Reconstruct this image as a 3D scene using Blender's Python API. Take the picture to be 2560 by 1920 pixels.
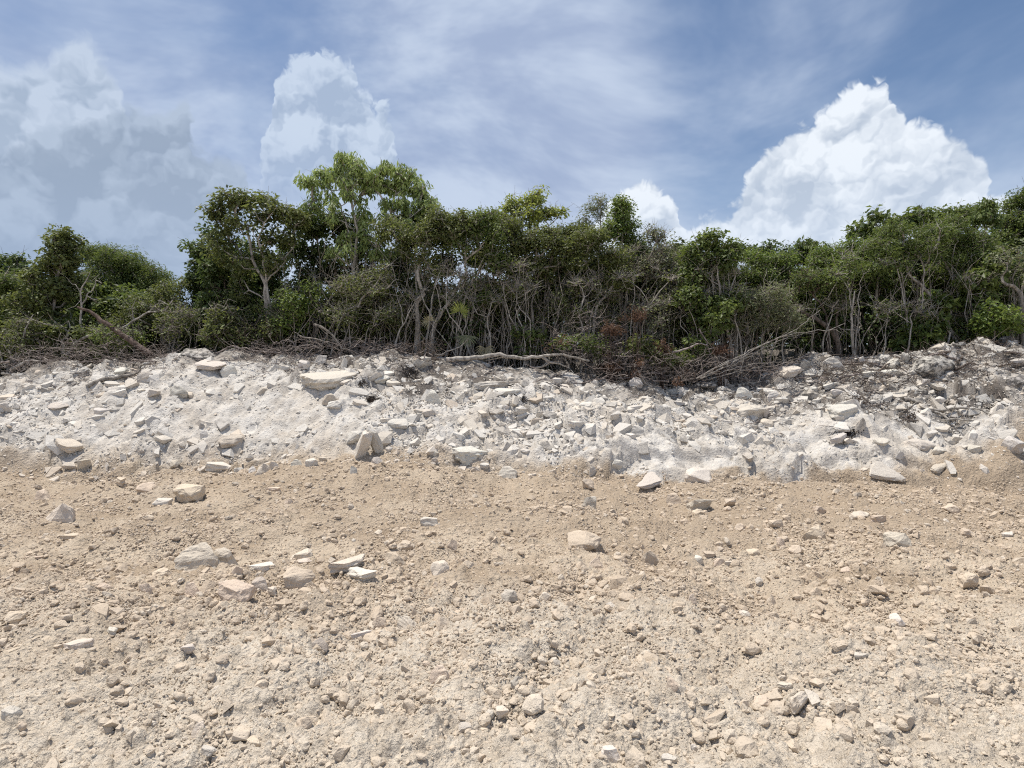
import bpy, bmesh, math, random
import numpy as np
from mathutils import Vector, Matrix

for o in list(bpy.data.objects):
    bpy.data.objects.remove(o, do_unlink=True)
S = bpy.context.scene
COL = S.collection

# ------------------------------------------------------------------ camera
EYE = 1.6
F = 1525.0                      # focal length in photograph pixels (2560 wide)
cam = bpy.data.cameras.new('camera')
cam.sensor_width = 36.0
cam.lens = 36.0 * F / 2560.0
cam.clip_start = 0.05
cam.clip_end = 5000
camo = bpy.data.objects.new('camera', cam)
COL.objects.link(camo)
camo.location = (0, 0, EYE)
camo.rotation_euler = (math.radians(90), 0, 0)
S.camera = camo

# ------------------------------------------------------------------ light
SUN_EL, SUN_AZ = math.radians(73), math.radians(-70)      # azimuth from +Y, positive to the right
sun = bpy.data.lights.new('sun', 'SUN')
sun.energy = 4.7
sun.angle = math.radians(0.6)
sun.color = (1.0, 0.94, 0.84)
suno = bpy.data.objects.new('sun', sun)
COL.objects.link(suno)
sd = Vector((math.cos(SUN_EL) * math.sin(SUN_AZ), math.cos(SUN_EL) * math.cos(SUN_AZ), math.sin(SUN_EL)))
suno.rotation_euler = (-sd).to_track_quat('-Z', 'Y').to_euler()
suno.location = sd * 40

S.view_settings.view_transform = 'Standard'
S.view_settings.look = 'None'
S.view_settings.exposure = 0.2
S.view_settings.gamma = 1.0
S.view_settings.use_curve_mapping = False
S.render.engine = 'CYCLES'
S.cycles.use_denoising = False
S.cycles.filter_width = 1.15
S.cycles.use_adaptive_sampling = True
S.cycles.adaptive_threshold = 0.025
S.cycles.max_bounces = 6
S.cycles.diffuse_bounces = 2
S.cycles.transmission_bounces = 3
S.cycles.transparent_max_bounces = 4
S.cycles.caustics_reflective = False
S.cycles.caustics_refractive = False

# ------------------------------------------------------------------ sky
world = bpy.data.worlds.new('World')
S.world = world
world.use_nodes = True
NT = world.node_tree
NT.nodes.clear()


class NB:
    """small helper to write node trees as expressions"""
    def __init__(s, nt): s.nt = nt
    def n(s, t, **kw):
        nd = s.nt.nodes.new(t)
        for k, v in kw.items(): setattr(nd, k, v)
        return nd
    def put(s, sock, v):
        if isinstance(v, bpy.types.NodeSocket): s.nt.links.new(v, sock)
        elif v is not None: sock.default_value = v
    def m(s, op, a, b=None, c=None, clamp=False):
        nd = s.n('ShaderNodeMath', operation=op, use_clamp=clamp)
        for i, v in enumerate((a, b, c)): s.put(nd.inputs[i], v)
        return nd.outputs[0]
    def v(s, op, a, b=None, scale=None):
        nd = s.n('ShaderNodeVectorMath', operation=op)
        s.put(nd.inputs[0], a); s.put(nd.inputs[1], b)
        if scale is not None: s.put(nd.inputs['Scale'], scale)
        return nd.outputs['Value'] if op in ('LENGTH', 'DOT_PRODUCT', 'DISTANCE') else nd.outputs[0]
    def noise(s, vec, scale, detail=4, rough=0.5, dist=0.0, dim='3D'):
        nd = s.n('ShaderNodeTexNoise', noise_dimensions=dim)
        s.put(nd.inputs['Vector'], vec); s.put(nd.inputs['Scale'], scale)
        s.put(nd.inputs['Detail'], detail); s.put(nd.inputs['Roughness'], rough); s.put(nd.inputs['Distortion'], dist)
        return nd.outputs['Fac']
    def noisec(s, vec, scale, detail=4, rough=0.5, dim='3D'):
        nd = s.n('ShaderNodeTexNoise', noise_dimensions=dim)
        s.put(nd.inputs['Vector'], vec); s.put(nd.inputs['Scale'], scale)
        s.put(nd.inputs['Detail'], detail); s.put(nd.inputs['Roughness'], rough)
        return nd.outputs['Color']
    def voro(s, vec, scale, detail=2, rough=0.5, feat='SMOOTH_F1', smooth=0.4, dim='3D'):
        nd = s.n('ShaderNodeTexVoronoi', feature=feat, voronoi_dimensions=dim)
        s.put(nd.inputs['Vector'], vec); s.put(nd.inputs['Scale'], scale)
        s.put(nd.inputs['Detail'], detail); s.put(nd.inputs['Roughness'], rough)
        if feat == 'SMOOTH_F1': s.put(nd.inputs['Smoothness'], smooth)
        return nd.outputs['Distance']
    def ss(s, x, lo, hi):                      # smoothstep
        nd = s.n('ShaderNodeMapRange', interpolation_type='SMOOTHSTEP')
        s.put(nd.inputs[0], x); s.put(nd.inputs[1], lo); s.put(nd.inputs[2], hi)
        return nd.outputs[0]
    def lin(s, x, a, b, c=0.0, d=1.0):
        nd = s.n('ShaderNodeMapRange')
        s.put(nd.inputs[0], x); s.put(nd.inputs[1], a); s.put(nd.inputs[2], b)
        s.put(nd.inputs[3], c); s.put(nd.inputs[4], d)
        return nd.outputs[0]
    def mix(s, f, a, b, blend='MIX'):
        nd = s.n('ShaderNodeMix', data_type='RGBA', blend_type=blend)
        s.put(nd.inputs[0], f); s.put(nd.inputs[6], a); s.put(nd.inputs[7], b)
        return nd.outputs[2]
    def curve(s, x, pts, handle='AUTO'):
        nd = s.n('ShaderNodeFloatCurve')
        c = nd.mapping.curves[0]
        pts = sorted(pts)
        c.points[0].location = pts[0]; c.points[1].location = pts[-1]
        for p in pts[1:-1]: c.points.new(*p)
        for p in c.points: p.handle_type = handle
        nd.mapping.update()
        s.put(nd.inputs['Value'], x)
        return nd.outputs[0]


def C4(r, g, b): return (r, g, b, 1.0)


def az_of(px): return math.degrees(math.atan((px - 1280) / F))
def el_of(px, py): return math.degrees(math.atan((960 - py) / math.hypot(F, px - 1280)))


W = NB(NT)
gen = W.n('ShaderNodeTexCoord').outputs['Generated']      # world: the view direction
sep = W.n('ShaderNodeSeparateXYZ'); W.put(sep.inputs[0], gen)
az = W.m('DEGREES', W.m('ARCTAN2', sep.outputs[0], sep.outputs[1]))
el = W.m('DEGREES', W.m('ARCSINE', sep.outputs[2]))
# every profile repeats itself, mirrored, every 90 degrees round the horizon
azm = W.m('SUBTRACT', W.m('PINGPONG', W.m('ADD', az, 45.0), 90.0), 45.0)


cmb = W.n('ShaderNodeCombineXYZ')
W.put(cmb.inputs[0], W.m('MULTIPLY', azm, math.pi / 180)); W.put(cmb.inputs[1], W.m('MULTIPLY', el, math.pi / 180))
DIR2 = cmb.outputs[0]                                            # azimuth and elevation in radians


def dome(vec, scale):
    return W.voro(vec, scale, 0.0, 0.5, 'F1', dim='2D')


def cloud_layer(base, pts, amp, edge, scale, lit, shade, seed, rim, opac=1.0, soft=0.0, rimw=3.0, low=None, relief=1.5, fade=None, big=1.5):
    """cumulus whose outline is a height-by-azimuth profile (photo pixels in pts), broken up by domes upon domes"""
    off = W.v('ADD', DIR2, (seed * 1.7, seed * 0.9, 0.0))
    warp = W.v('SUBTRACT', W.noisec(off, scale * 1.7, 3, 0.62, '2D'), (0.5, 0.5, 0.5))
    off = W.v('ADD', off, W.v('SCALE', warp, scale=0.62 / scale))
    w = (1.0, 0.50, 0.27, 0.14)
    f = (1.0, 2.1, 4.6, 9.7)
    ds = [dome(off, scale * k) for k in f]
    def total(ds):
        t = W.m('MULTIPLY', W.m('POWER', ds[0], 1.6), w[0])
        for d_, w_ in list(zip(ds, w))[1:]: t = W.m('ADD', t, W.m('MULTIPLY', d_, w_))
        return W.m('SUBTRACT', 0.86, t)
    bil = total(ds)
    fine = W.m('SUBTRACT', W.noise(off, scale * 5.0, 3, 0.6, dim='2D'), 0.5)
    d = W.m('ADD', W.m('MULTIPLY', bil, amp * 2.0), W.m('MULTIPLY', fine, amp * 0.7))
    wsep = W.n('ShaderNodeSeparateXYZ'); W.put(wsep.inputs[0], warp)
    azw = W.m('ADD', azm, W.m('MULTIPLY', wsep.outputs[0], amp * 1.6))
    cp = [((az_of(px) + 45) / 90, max(0.0, el_of(px, py)) / 45) for px, py in pts]
    top = W.m('MULTIPLY', W.curve(W.lin(azw, -45, 45), cp, 'VECTOR'), 45.0)
    depth = W.m('ADD', W.m('SUBTRACT', top, el), d)            # degrees inside the outline
    mask = W.ss(depth, -edge * 0.3, edge)
    # relief: the domes sampled a little towards the sun, coarse ones farther than fine ones
    l = None
    for d_, w_, k in list(zip(ds, w, f))[:3]:
        e = dome(W.v('ADD', off, (-0.10 / (scale * k), 0.24 / (scale * k), 0.0)), scale * k)
        q = W.m('MULTIPLY', W.m('SUBTRACT', e, d_), w_ ** 0.8 * relief)
        l = q if l is None else W.m('ADD', l, q)
    l = W.m('ADD', l, W.m('MULTIPLY', W.m('SUBTRACT', W.noise(off, scale * 0.6, 2, 0.5, dim='2D'), 0.5), big))
    l = W.m('ADD', l, W.m('MULTIPLY', fine, 0.40))
    l = W.m('ADD', l, W.m('MULTIPLY', W.m('SUBTRACT', 1.0, W.ss(depth, 0.0, rimw)), rim))
    l = W.m('ADD', l, 0.36 + soft, clamp=True)
    col = W.mix(l, shade, lit)
    if fade is not None:                                         # thins out towards its base
        mask = W.m('MULTIPLY', mask, W.ss(el, fade[0], fade[1]))
    if low is not None:                                          # far bases fade into the bright horizon air
        col = W.mix(W.m('SUBTRACT', 1.0, W.ss(el, 2.0, 20.0)), col, low)
    return W.mix(W.m('MULTIPLY', mask, opac), base, col)


sky = W.n('ShaderNodeTexSky', sky_type='NISHITA')
sky.sun_disc = False
sky.sun_elevation = SUN_EL
sky.sun_rotation = SUN_AZ
sky.air_density = 1.0; sky.dust_density = 0.4; sky.ozone_density = 3.0
SKYK = 0.098
base = W.v('SCALE', sky.outputs[0], scale=SKYK)

# thin high veil, torn open towards the right of the view
stre = W.v('MULTIPLY', gen, (1.0, 1.0, 2.6))
stre = W.v('ADD', stre, W.v('SCALE', W.noisec(gen, 1.6, 1, 0.5), scale=0.55))
vn = W.noise(stre, 2.3, 5, 0.56, 0.3)
vn2 = W.noise(stre, 6.0, 4, 0.6)
cover = W.curve(W.lin(azm, -45, 45), [(0, .80), (.2, .80), (.30, .62), (.40, .96), (.54, 1.0), (.62, .70), (.70, .22), (.85, .02), (1, .16)])
hz = W.m('MULTIPLY', W.m('SUBTRACT', 1.0, W.ss(el, 6.0, 28.0)), 0.60)
veil = W.m('ADD', W.m('ADD', cover, hz), W.m('MULTIPLY', W.m('SUBTRACT', vn, 0.5), 2.0))
veil = W.m('ADD', veil, W.m('MULTIPLY', W.m('SUBTRACT', vn2, 0.5), 0.22))
veil = W.ss(veil, -0.05, 1.15)
veilc = W.mix(W.ss(W.m('ADD', vn2, W.m('MULTIPLY', W.ss(el, 26.0, 6.0), 0.25)), 0.3, 0.72), C4(0.335, 0.41, 0.575), C4(0.52, 0.60, 0.735))
skyc = W.mix(W.m('MULTIPLY', veil, 0.92), base, veilc)
K = 2560 / 2212


def pp(*a): return [(x * K, y * K) for x, y in a]


# tower left of the middle
skyc = cloud_layer(skyc, pp((-60, 700), (540, 700), (556, 430), (570, 345), (590, 285), (598, 215), (610, 160), (640, 134), (700, 128), (755, 146), (782, 190),
                            (805, 232), (838, 250), (858, 300), (870, 350), (884, 440), (930, 700), (2270, 700)), 1.6, 0.8, 12.0,
                   C4(0.535, 0.62, 0.745), C4(0.355, 0.44, 0.58), 7.7, 0.40, opac=0.92, soft=0.0, low=C4(0.42, 0.52, 0.70), relief=2.4, fade=(12.0, 22.0))
# bank at the left, back and front
skyc = cloud_layer(skyc, pp((-60, 140), (0, 130), (45, 138), (80, 112), (118, 128), (155, 104), (190, 108), (225, 148), (248, 190), (262, 280), (285, 420), (330, 700), (2270, 700)), 1.3, 1.3, 9.0,
                   C4(0.50, 0.58, 0.70), C4(0.335, 0.415, 0.535), 5.7, 0.40, opac=0.86, soft=0.05, big=2.2, low=C4(0.38, 0.47, 0.62), relief=3.0)
skyc = cloud_layer(skyc, pp((-60, 345), (0, 330), (120, 285), (240, 268), (330, 252), (365, 262), (382, 246), (402, 256), (418, 308), (436, 336), (500, 362), (528, 384), (534, 440),
                            (560, 700), (2270, 700)), 1.2, 0.9, 10.0,
                   C4(0.40, 0.48, 0.60), C4(0.275, 0.345, 0.455), 9.3, -0.05, opac=0.90, soft=0.0, big=2.2, low=C4(0.32, 0.41, 0.56), relief=2.4)
# bright heap on the right and the low one before it
skyc = cloud_layer(skyc, pp((-60, 700), (1200, 700), (1245, 482), (1320, 432), (1380, 402), (1425, 414), (1462, 454), (1470, 507), (1500, 512), (1550, 474), (1590, 459), (1615, 396), (1645, 342),
                            (1680, 306), (1730, 269), (1780, 242), (1825, 222), (1865, 206), (1905, 204), (1945, 222), (1975, 252), (2005, 272), (2035, 302), (2070, 326),
                            (2105, 344), (2132, 376), (2140, 424), (2155, 454), (2202, 439), (2260, 479)), 1.1, 0.6, 11.0,
                   C4(0.77, 0.82, 0.88), C4(0.43, 0.50, 0.605), 18.1, 0.30, opac=0.97, soft=0.13, low=C4(0.54, 0.63, 0.77), relief=1.8, big=2.0)
bg = W.n('ShaderNodeBackground')
W.put(bg.inputs[0], skyc)
bg.inputs[1].default_value = 1.0
wo = W.n('ShaderNodeOutputWorld')
NT.links.new(bg.outputs[0], wo.inputs[0])
world.cycles.sampling_method = 'MANUAL'
world.cycles.sample_map_resolution = 256

# ------------------------------------------------------------------ numpy noise, mesh and material helpers
np.seterr(over='ignore')
RNG = np.random.default_rng(7)


def _hash(ix, iy, seed):
    h = (ix.astype(np.int64) * 374761393 + iy.astype(np.int64) * 668265263 + seed * 974634777) & 0xffffffff
    h = ((h ^ (h >> 13)) * 1274126177) & 0xffffffff
    h = ((h ^ (h >> 16)) * 2246822519) & 0xffffffff
    return ((h ^ (h >> 15)) & 0xffffff) / float(0xffffff)


def vnoise(x, y, seed=0):
    ix = np.floor(x); iy = np.floor(y)
    fx = x - ix; fy = y - iy
    ix = ix.astype(np.int64); iy = iy.astype(np.int64)
    u = fx * fx * fx * (fx * (fx * 6 - 15) + 10); v = fy * fy * fy * (fy * (fy * 6 - 15) + 10)
    a = _hash(ix, iy, seed); b = _hash(ix + 1, iy, seed); c = _hash(ix, iy + 1, seed); d = _hash(ix + 1, iy + 1, seed)
    return (a * (1 - u) + b * u) * (1 - v) + (c * (1 - u) + d * u) * v


def fbm(x, y, scale, octaves=4, seed=0, gain=0.5):
    t = 0; amp = 1.0; tot = 0
    X = x * scale; Y = y * scale
    for k in range(octaves):
        t = t + amp * (vnoise(X, Y, seed + k * 17) - 0.5); tot += amp
        X, Y = 1.62 * X + 1.18 * Y + 3.1, -1.18 * X + 1.62 * Y + 7.7
        amp *= gain
    return t / tot * 2          # about -1..1


def cells(x, y, size, seed, prob=1.0, rmin=0.25, rmax=0.55):
    """rounded lumps, one per lattice cell; height in units of the cell size"""
    X = x / size; Y = y / size
    ix = np.floor(X).astype(np.int64); iy = np.floor(Y).astype(np.int64)
    best = np.zeros_like(X)
    for dx in (-1, 0, 1):
        for dy in (-1, 0, 1):
            jx = ix + dx; jy = iy + dy
            r = rmin + (rmax - rmin) * _hash(jx, jy, seed + 3) ** 2
            on = _hash(jx, jy, seed + 4) < prob
            ex = (X - jx - 0.15 - 0.7 * _hash(jx, jy, seed)) * (0.75 + 0.5 * _hash(jx, jy, seed + 6))
            ey = (Y - jy - 0.15 - 0.7 * _hash(jx, jy, seed + 1)) * (0.75 + 0.5 * _hash(jx, jy, seed + 7))
            q = r * r - ex * ex - ey * ey
            best = np.maximum(best, np.where(on & (q > 0), np.sqrt(np.maximum(q, 0)), 0))
    return best


def chips(x, y, size, seed):
    """broken facets: every cell of a jittered lattice is its own tilted plane"""
    X = x / size; Y = y / size
    ix = np.floor(X).astype(np.int64); iy = np.floor(Y).astype(np.int64)
    bd = np.full(X.shape, 9.0); out = np.zeros_like(X)
    for dx in (-1, 0, 1):
        for dy in (-1, 0, 1):
            jx = ix + dx; jy = iy + dy
            ex = X - jx - _hash(jx, jy, seed); ey = Y - jy - _hash(jx, jy, seed + 1)
            d = ex * ex + ey * ey * 1.8
            a = _hash(jx, jy, seed + 2) - 0.5; b = _hash(jx, jy, seed + 5) - 0.5
            h = a * ex * 1.3 + b * ey * 1.3 + (_hash(jx, jy, seed + 8) - 0.5) * 0.5
            m = d < bd
            out = np.where(m, h, out); bd = np.where(m, d, bd)
    return out


def sstep(t):
    t = np.clip(t, 0, 1)
    return t * t * (3 - 2 * t)


def mesh_np(name, verts, quads=None, tris=None, smooth=False):
    me = bpy.data.meshes.new(name)
    verts = np.asarray(verts, np.float32).reshape(-1, 3)
    li = []; ls = []; n = 0
    if quads is not None and len(quads):
        q = np.asarray(quads, np.int32).reshape(-1, 4); li.append(q.ravel()); ls.append(np.arange(len(q)) * 4); n = q.size
    if tris is not None and len(tris):
        t = np.asarray(tris, np.int32).reshape(-1, 3); li.append(t.ravel()); ls.append(n + np.arange(len(t)) * 3)
    li = np.concatenate(li).astype(np.int32); ls = np.concatenate(ls).astype(np.int32)
    me.vertices.add(len(verts)); me.vertices.foreach_set('co', verts.ravel())
    me.loops.add(len(li)); me.loops.foreach_set('vertex_index', li)
    me.polygons.add(len(ls)); me.polygons.foreach_set('loop_start', ls)
    me.update(calc_edges=True)
    me.polygons.foreach_set('use_smooth', np.full(len(ls), bool(smooth)))
    return me


def add_attr(me, name, typ, dom, data):
    a = me.attributes.new(name, typ, dom)
    key = 'value' if typ == 'FLOAT' else 'color'
    a.data.foreach_set(key, np.asarray(data, np.float32).ravel())


def link(name, me, mat=None, parent=None):
    o = bpy.data.objects.new(name, me)
    COL.objects.link(o)
    if mat is not None and me is not None and not me.materials: me.materials.append(mat)
    if parent is not None: o.parent = parent
    return o


def tag(o, label, cat, group=None, kind=None):
    o['label'] = label; o['category'] = cat
    if group: o['group'] = group
    if kind: o['kind'] = kind
    return o


def empty(name, loc):
    o = bpy.data.objects.new(name, None)
    o.empty_display_size = 0.2
    COL.objects.link(o); o.location = loc
    return o


def new_mat(name):
    m = bpy.data.materials.new(name); m.use_nodes = True
    nt = m.node_tree; nt.nodes.clear()
    b = NB(nt)
    out = b.n('ShaderNodeOutputMaterial')
    return m, b, out


def bump(b, h, strength=0.4, dist=0.01, normal=None):
    nd = b.n('ShaderNodeBump'); nd.inputs['Strength'].default_value = strength; nd.inputs['Distance'].default_value = dist
    b.put(nd.inputs['Height'], h)
    if normal is not None: b.put(nd.inputs['Normal'], normal)
    return nd.outputs[0]


def diffuse(b, out, col, rough=0.95, normal=None, spec=0.15):
    p = b.n('ShaderNodeBsdfPrincipled')
    b.put(p.inputs['Base Color'], col); b.put(p.inputs['Roughness'], rough)
    p.inputs['Specular IOR Level'].default_value = spec
    if normal is not None: b.put(p.inputs['Normal'], normal)
    b.nt.links.new(p.outputs[0], out.inputs[0])
    return p


# ------------------------------------------------------------------ the lie of the land
TOE_Y, CREST_Y = 10.0, 13.2
_cr = np.array([(-500, 935), (0, 945), (200, 928), (350, 912), (430, 890), (560, 888), (620, 894), (800, 897), (900, 890), (1050, 893), (1150, 905), (1400, 935), (1600, 948), (1700, 958),
                (1850, 962), (1950, 935), (2050, 900), (2200, 890), (2350, 875), (2450, 868), (2560, 872), (3000, 880)], float)
_to = np.array([(-500, 1180), (0, 1180), (200, 1195), (400, 1190), (600, 1185), (800, 1168), (950, 1155), (1100, 1165), (1250, 1188), (1400, 1198), (1600, 1208), (1800, 1205),
                (2000, 1215), (2300, 1228), (2560, 1235), (3000, 1240)], float)
CRX = (_cr[:, 0] - 1280) / F * CREST_Y; CRZ = EYE + (960 - _cr[:, 1]) / F * CREST_Y
TOX = (_to[:, 0] - 1280) / F * TOE_Y; TOZ = EYE + (960 - _to[:, 1]) / F * TOE_Y


def H(x, y):
    """ground height without the finest lumps"""
    x = np.asarray(x, float); y = np.asarray(y, float)
    zc = np.interp(x, CRX, CRZ); zt = np.interp(x, TOX, TOZ)
    wob = 0.35 * fbm(x, y * 0 + 3.3, 0.45, 3, 11)
    t = (y - TOE_Y - wob) / (CREST_Y - TOE_Y)
    tc = np.clip(t, 0, 1)
    prof = np.interp(tc, [0, .04, .18, .5, .85, 1.0], [0, .03, .22, .57, .91, 1.0])
    # rock ledges along the foot of the slope on the right
    ledge = sstep((x - 0.2) / 1.5) * sstep((8.0 - x) / 2.0)
    st = np.interp(tc + 0.03 * fbm(x, y, 1.3, 2, 5), [0, .02, .06, .15, .17, .30, .33, .5, 1], [0, .035, .15, .165, .27, .30, .40, .57, 1.0])
    prof = prof * (1 - ledge * .75) + st * ledge * .75
    ground = zt * sstep((y - 5.5) / 4.5) + 0.0
    z = ground + (zc - zt) * prof
    far = sstep((y - 15) / 12)
    z = z * (1 - far) + far * 3.2 * sstep((y - 8) / 5)
    onb = sstep(t / 0.12) * sstep((1.25 - t) / 0.2)
    flat = 1 - sstep(t / 0.08)
    z = z + onb * (0.18 * fbm(x, y, 0.8, 4, 21) + 0.15 * fbm(x * 1.3, y * .8, 2.0, 4, 31, 0.6))
    z = z + flat * (0.11 * fbm(x, y, 0.55, 3, 41) + 0.11 * fbm(x, y, 1.5, 4, 51, 0.6) + 0.10 * fbm(x * .3, y * 1.4, 1.0, 3, 57, .55))
    # old wheel ruts crossing the near right corner
    rut = np.sin((x * 0.55 + y * 0.8) * 5.2 + 1.2 * fbm(x, y, .7, 2, 77))
    z = z + flat * sstep((x - .6) / 1.5) * sstep((5.2 - y) / 1.5) * 0.018 * rut
    return z


def slope_t(x, y):
    return (y - TOE_Y - 0.35 * fbm(x, y * 0 + 3.3, 0.45, 3, 11)) / (CREST_Y - TOE_Y)


def micro(x, y):
    """lumps, clods and broken facets below about 25 cm"""
    t = slope_t(x, y)
    bank = sstep((t + 0.02) / 0.10); flat = 1 - bank
    dens = np.clip(0.5 + 0.9 * fbm(x, y, 0.6, 3, 61), 0.12, 1)
    lod = lambda a0, a1: np.clip((a1 - y) / (a1 - a0), 0, 1)      # lumps finer than the mesh there are left to loose clods
    z = flat * (0.42 * cells(x, y, 0.30, 101, 0.20, .2, .40) * 0.30 + 0.70 * cells(x, y, 0.125, 111, 0.40 * dens + .05, .16, .42) * 0.125
                + 0.95 * lod(5.5, 8.0) * cells(x, y, 0.062, 121, 0.55 * dens + .10, .2, .46) * 0.062)
    near = y < 5.5
    zz = np.zeros_like(z)
    zz[near] = 1.0 * cells(x[near], y[near], 0.034, 131, 0.70, .2, .5) * 0.034
    z = z + flat * zz * lod(4.2, 5.5) + flat * (0.055 * fbm(x, y, 3.6, 3, 141, .6) + 0.014 * lod(5, 8) * fbm(x, y, 16, 3, 151, .65))
    z = z + flat * np.clip(0.1 + fbm(x, y, 0.8, 3, 171), 0, 1) * (0.30 * chips(x, y, 0.13, 181) * 0.13 + 0.40 * lod(5.5, 8) * chips(x, y, 0.06, 191) * 0.06)
    rough = np.clip(0.55 + 1.2 * fbm(x, y, 0.7, 3, 161), 0.18, 1)
    z = z + bank * rough * (0.48 * chips(x, y, 0.60, 251) * 0.60 + 0.50 * chips(x, y, 0.30, 201) * 0.30 + 0.42 * chips(x, y, 0.14, 211) * 0.14)
    z = z + bank * (0.03 * fbm(x, y, 4, 4, 231, .6) + 0.3 * cells(x, y, .10, 241, .4, .2, .45) * .10)
    return z


def hit(px, py):
    """where the view ray through a photo pixel meets the ground"""
    px = np.atleast_1d(np.asarray(px, float)); py = np.atleast_1d(np.asarray(py, float))
    Y = 2.0 + 14.0 * (np.arange(1400) / 1399.0)
    X = (px[:, None] - 1280) / F * Y[None]
    Z = EYE - (py[:, None] - 960) / F * Y[None]
    under = Z < H(X, np.broadcast_to(Y, X.shape))
    gap = Z - H(X, np.broadcast_to(Y, X.shape)); gap[:, Y > 13.4] = 99
    i = np.where(under.any(1), under.argmax(1), gap.argmin(1))
    r = np.arange(len(px))
    return np.stack([X[r, i], Y[i], H(X[r, i], Y[i])], 1)


def P(px, py, Y):
    return np.array(((px - 1280) / F * Y, Y, EYE + (960 - py) / F * Y))


# one sheet: rows run across the view in front and close round behind the camera
def build_ground():
    ta = np.tan(np.radians(43.5))
    dense = np.degrees(np.arctan(np.linspace(-ta, ta, 800)))
    side = np.linspace(43.5, 180, 40)[1:]
    ang = np.radians(np.concatenate([-side[::-1], dense, side[:-1]]))
    nc = len(ang)
    inv = 1 / np.linspace(1 / 2.15, 1 / 9.35, 310)
    rows = np.concatenate([[0.05, .3, .7, 1.1, 1.5, 1.85], inv, np.linspace(9.35, 13.7, 200)[1:], np.linspace(13.7, 24, 26)[1:], [28, 35, 50, 80, 140, 260, 500, 900]])
    g = 1 / np.maximum(np.cos(ang), math.cos(math.radians(50)))
    R = rows[:, None] * g[None]
    x = R * np.sin(ang)[None]; y = R * np.cos(ang)[None]
    xf = x.ravel(); yf = y.ravel()
    z = H(xf, yf)
    fine = (np.abs(xf) < 18) & (yf > 1.0) & (yf < 24)
    z[fine] += micro(xf[fine], yf[fine])
    v = np.stack([xf, yf, z], 1)
    nr = len(rows)
    i, j = np.meshgrid(np.arange(nr - 1), np.arange(nc), indexing='ij')
    j2 = (j + 1) % nc
    q = np.stack([i * nc + j, i * nc + j2, (i + 1) * nc + j2, (i + 1) * nc + j], -1).reshape(-1, 4)
    me = mesh_np('ground', v, q, smooth=True)
    t = slope_t(xf, yf)
    pxl = 1280 + xf / np.maximum(yf, .5) * F
    # what the earth is made of: white marl on the cut, dark topsoil along its lip, pale dust by the camera
    edge = 0.10 * fbm(xf, yf, 1.1, 4, 301, .6) + 0.05 * fbm(xf, yf, 6, 3, 305)
    low = np.interp(pxl, [0, 500, 1000, 1400, 2000, 2300, 2560], [.02, .0, .02, .0, -.02, .06, .22])
    white = sstep((t - low + edge) / np.interp(pxl, [0, 1200, 1700, 2560], [.30, .16, .035, .22]))
    soil_lo = np.interp(pxl, [0, 300, 600, 1000, 1500, 1850, 1950, 2150, 2560], [.74, .78, .76, .54, .66, .60, .50, .40, .36])
    soil = sstep((t - soil_lo + 0.16 * fbm(xf, yf, 1.6, 4, 311, .6)) / 0.13)
    soil = soil * np.clip(0.80 + 1.3 * fbm(xf, yf, 3.2, 4, 321, .65), 0, 1)
    soil = np.where(t > 1.05, 1.0, soil)
    stain = sstep((fbm(xf * 1.9, yf * .55, 1.5, 4, 331, .6) - .22) / .2) * sstep((t - .45) / .2) * .7
    soil = np.maximum(soil, stain * white)
    dust = sstep((4.9 - yf + 2.2 * fbm(xf, yf, .5, 4, 341)) / 2.2)
    dust = np.maximum(dust, .75 * sstep((fbm(xf, yf, .45, 4, 351) - .28) / .3))
    brown = sstep((yf - 5.6 + 2.0 * fbm(xf * .5, yf, .8, 4, 361)) / 1.8) * np.clip(.55 + .45 * sstep((xf + 1.5 + 2 * fbm(xf, yf, .4, 2, 371)) / 4), 0, 1) * (1 - white)
    add_attr(me, 'zone', 'FLOAT_COLOR', 'POINT', np.stack([white, soil, dust, 1 - .8 * brown], 1))
    o = link('ground', me, MAT_GROUND)
    o['kind'] = 'structure'
    o['label'] = 'bulldozed tan earth rising to a white marl bank'
    return o


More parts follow.
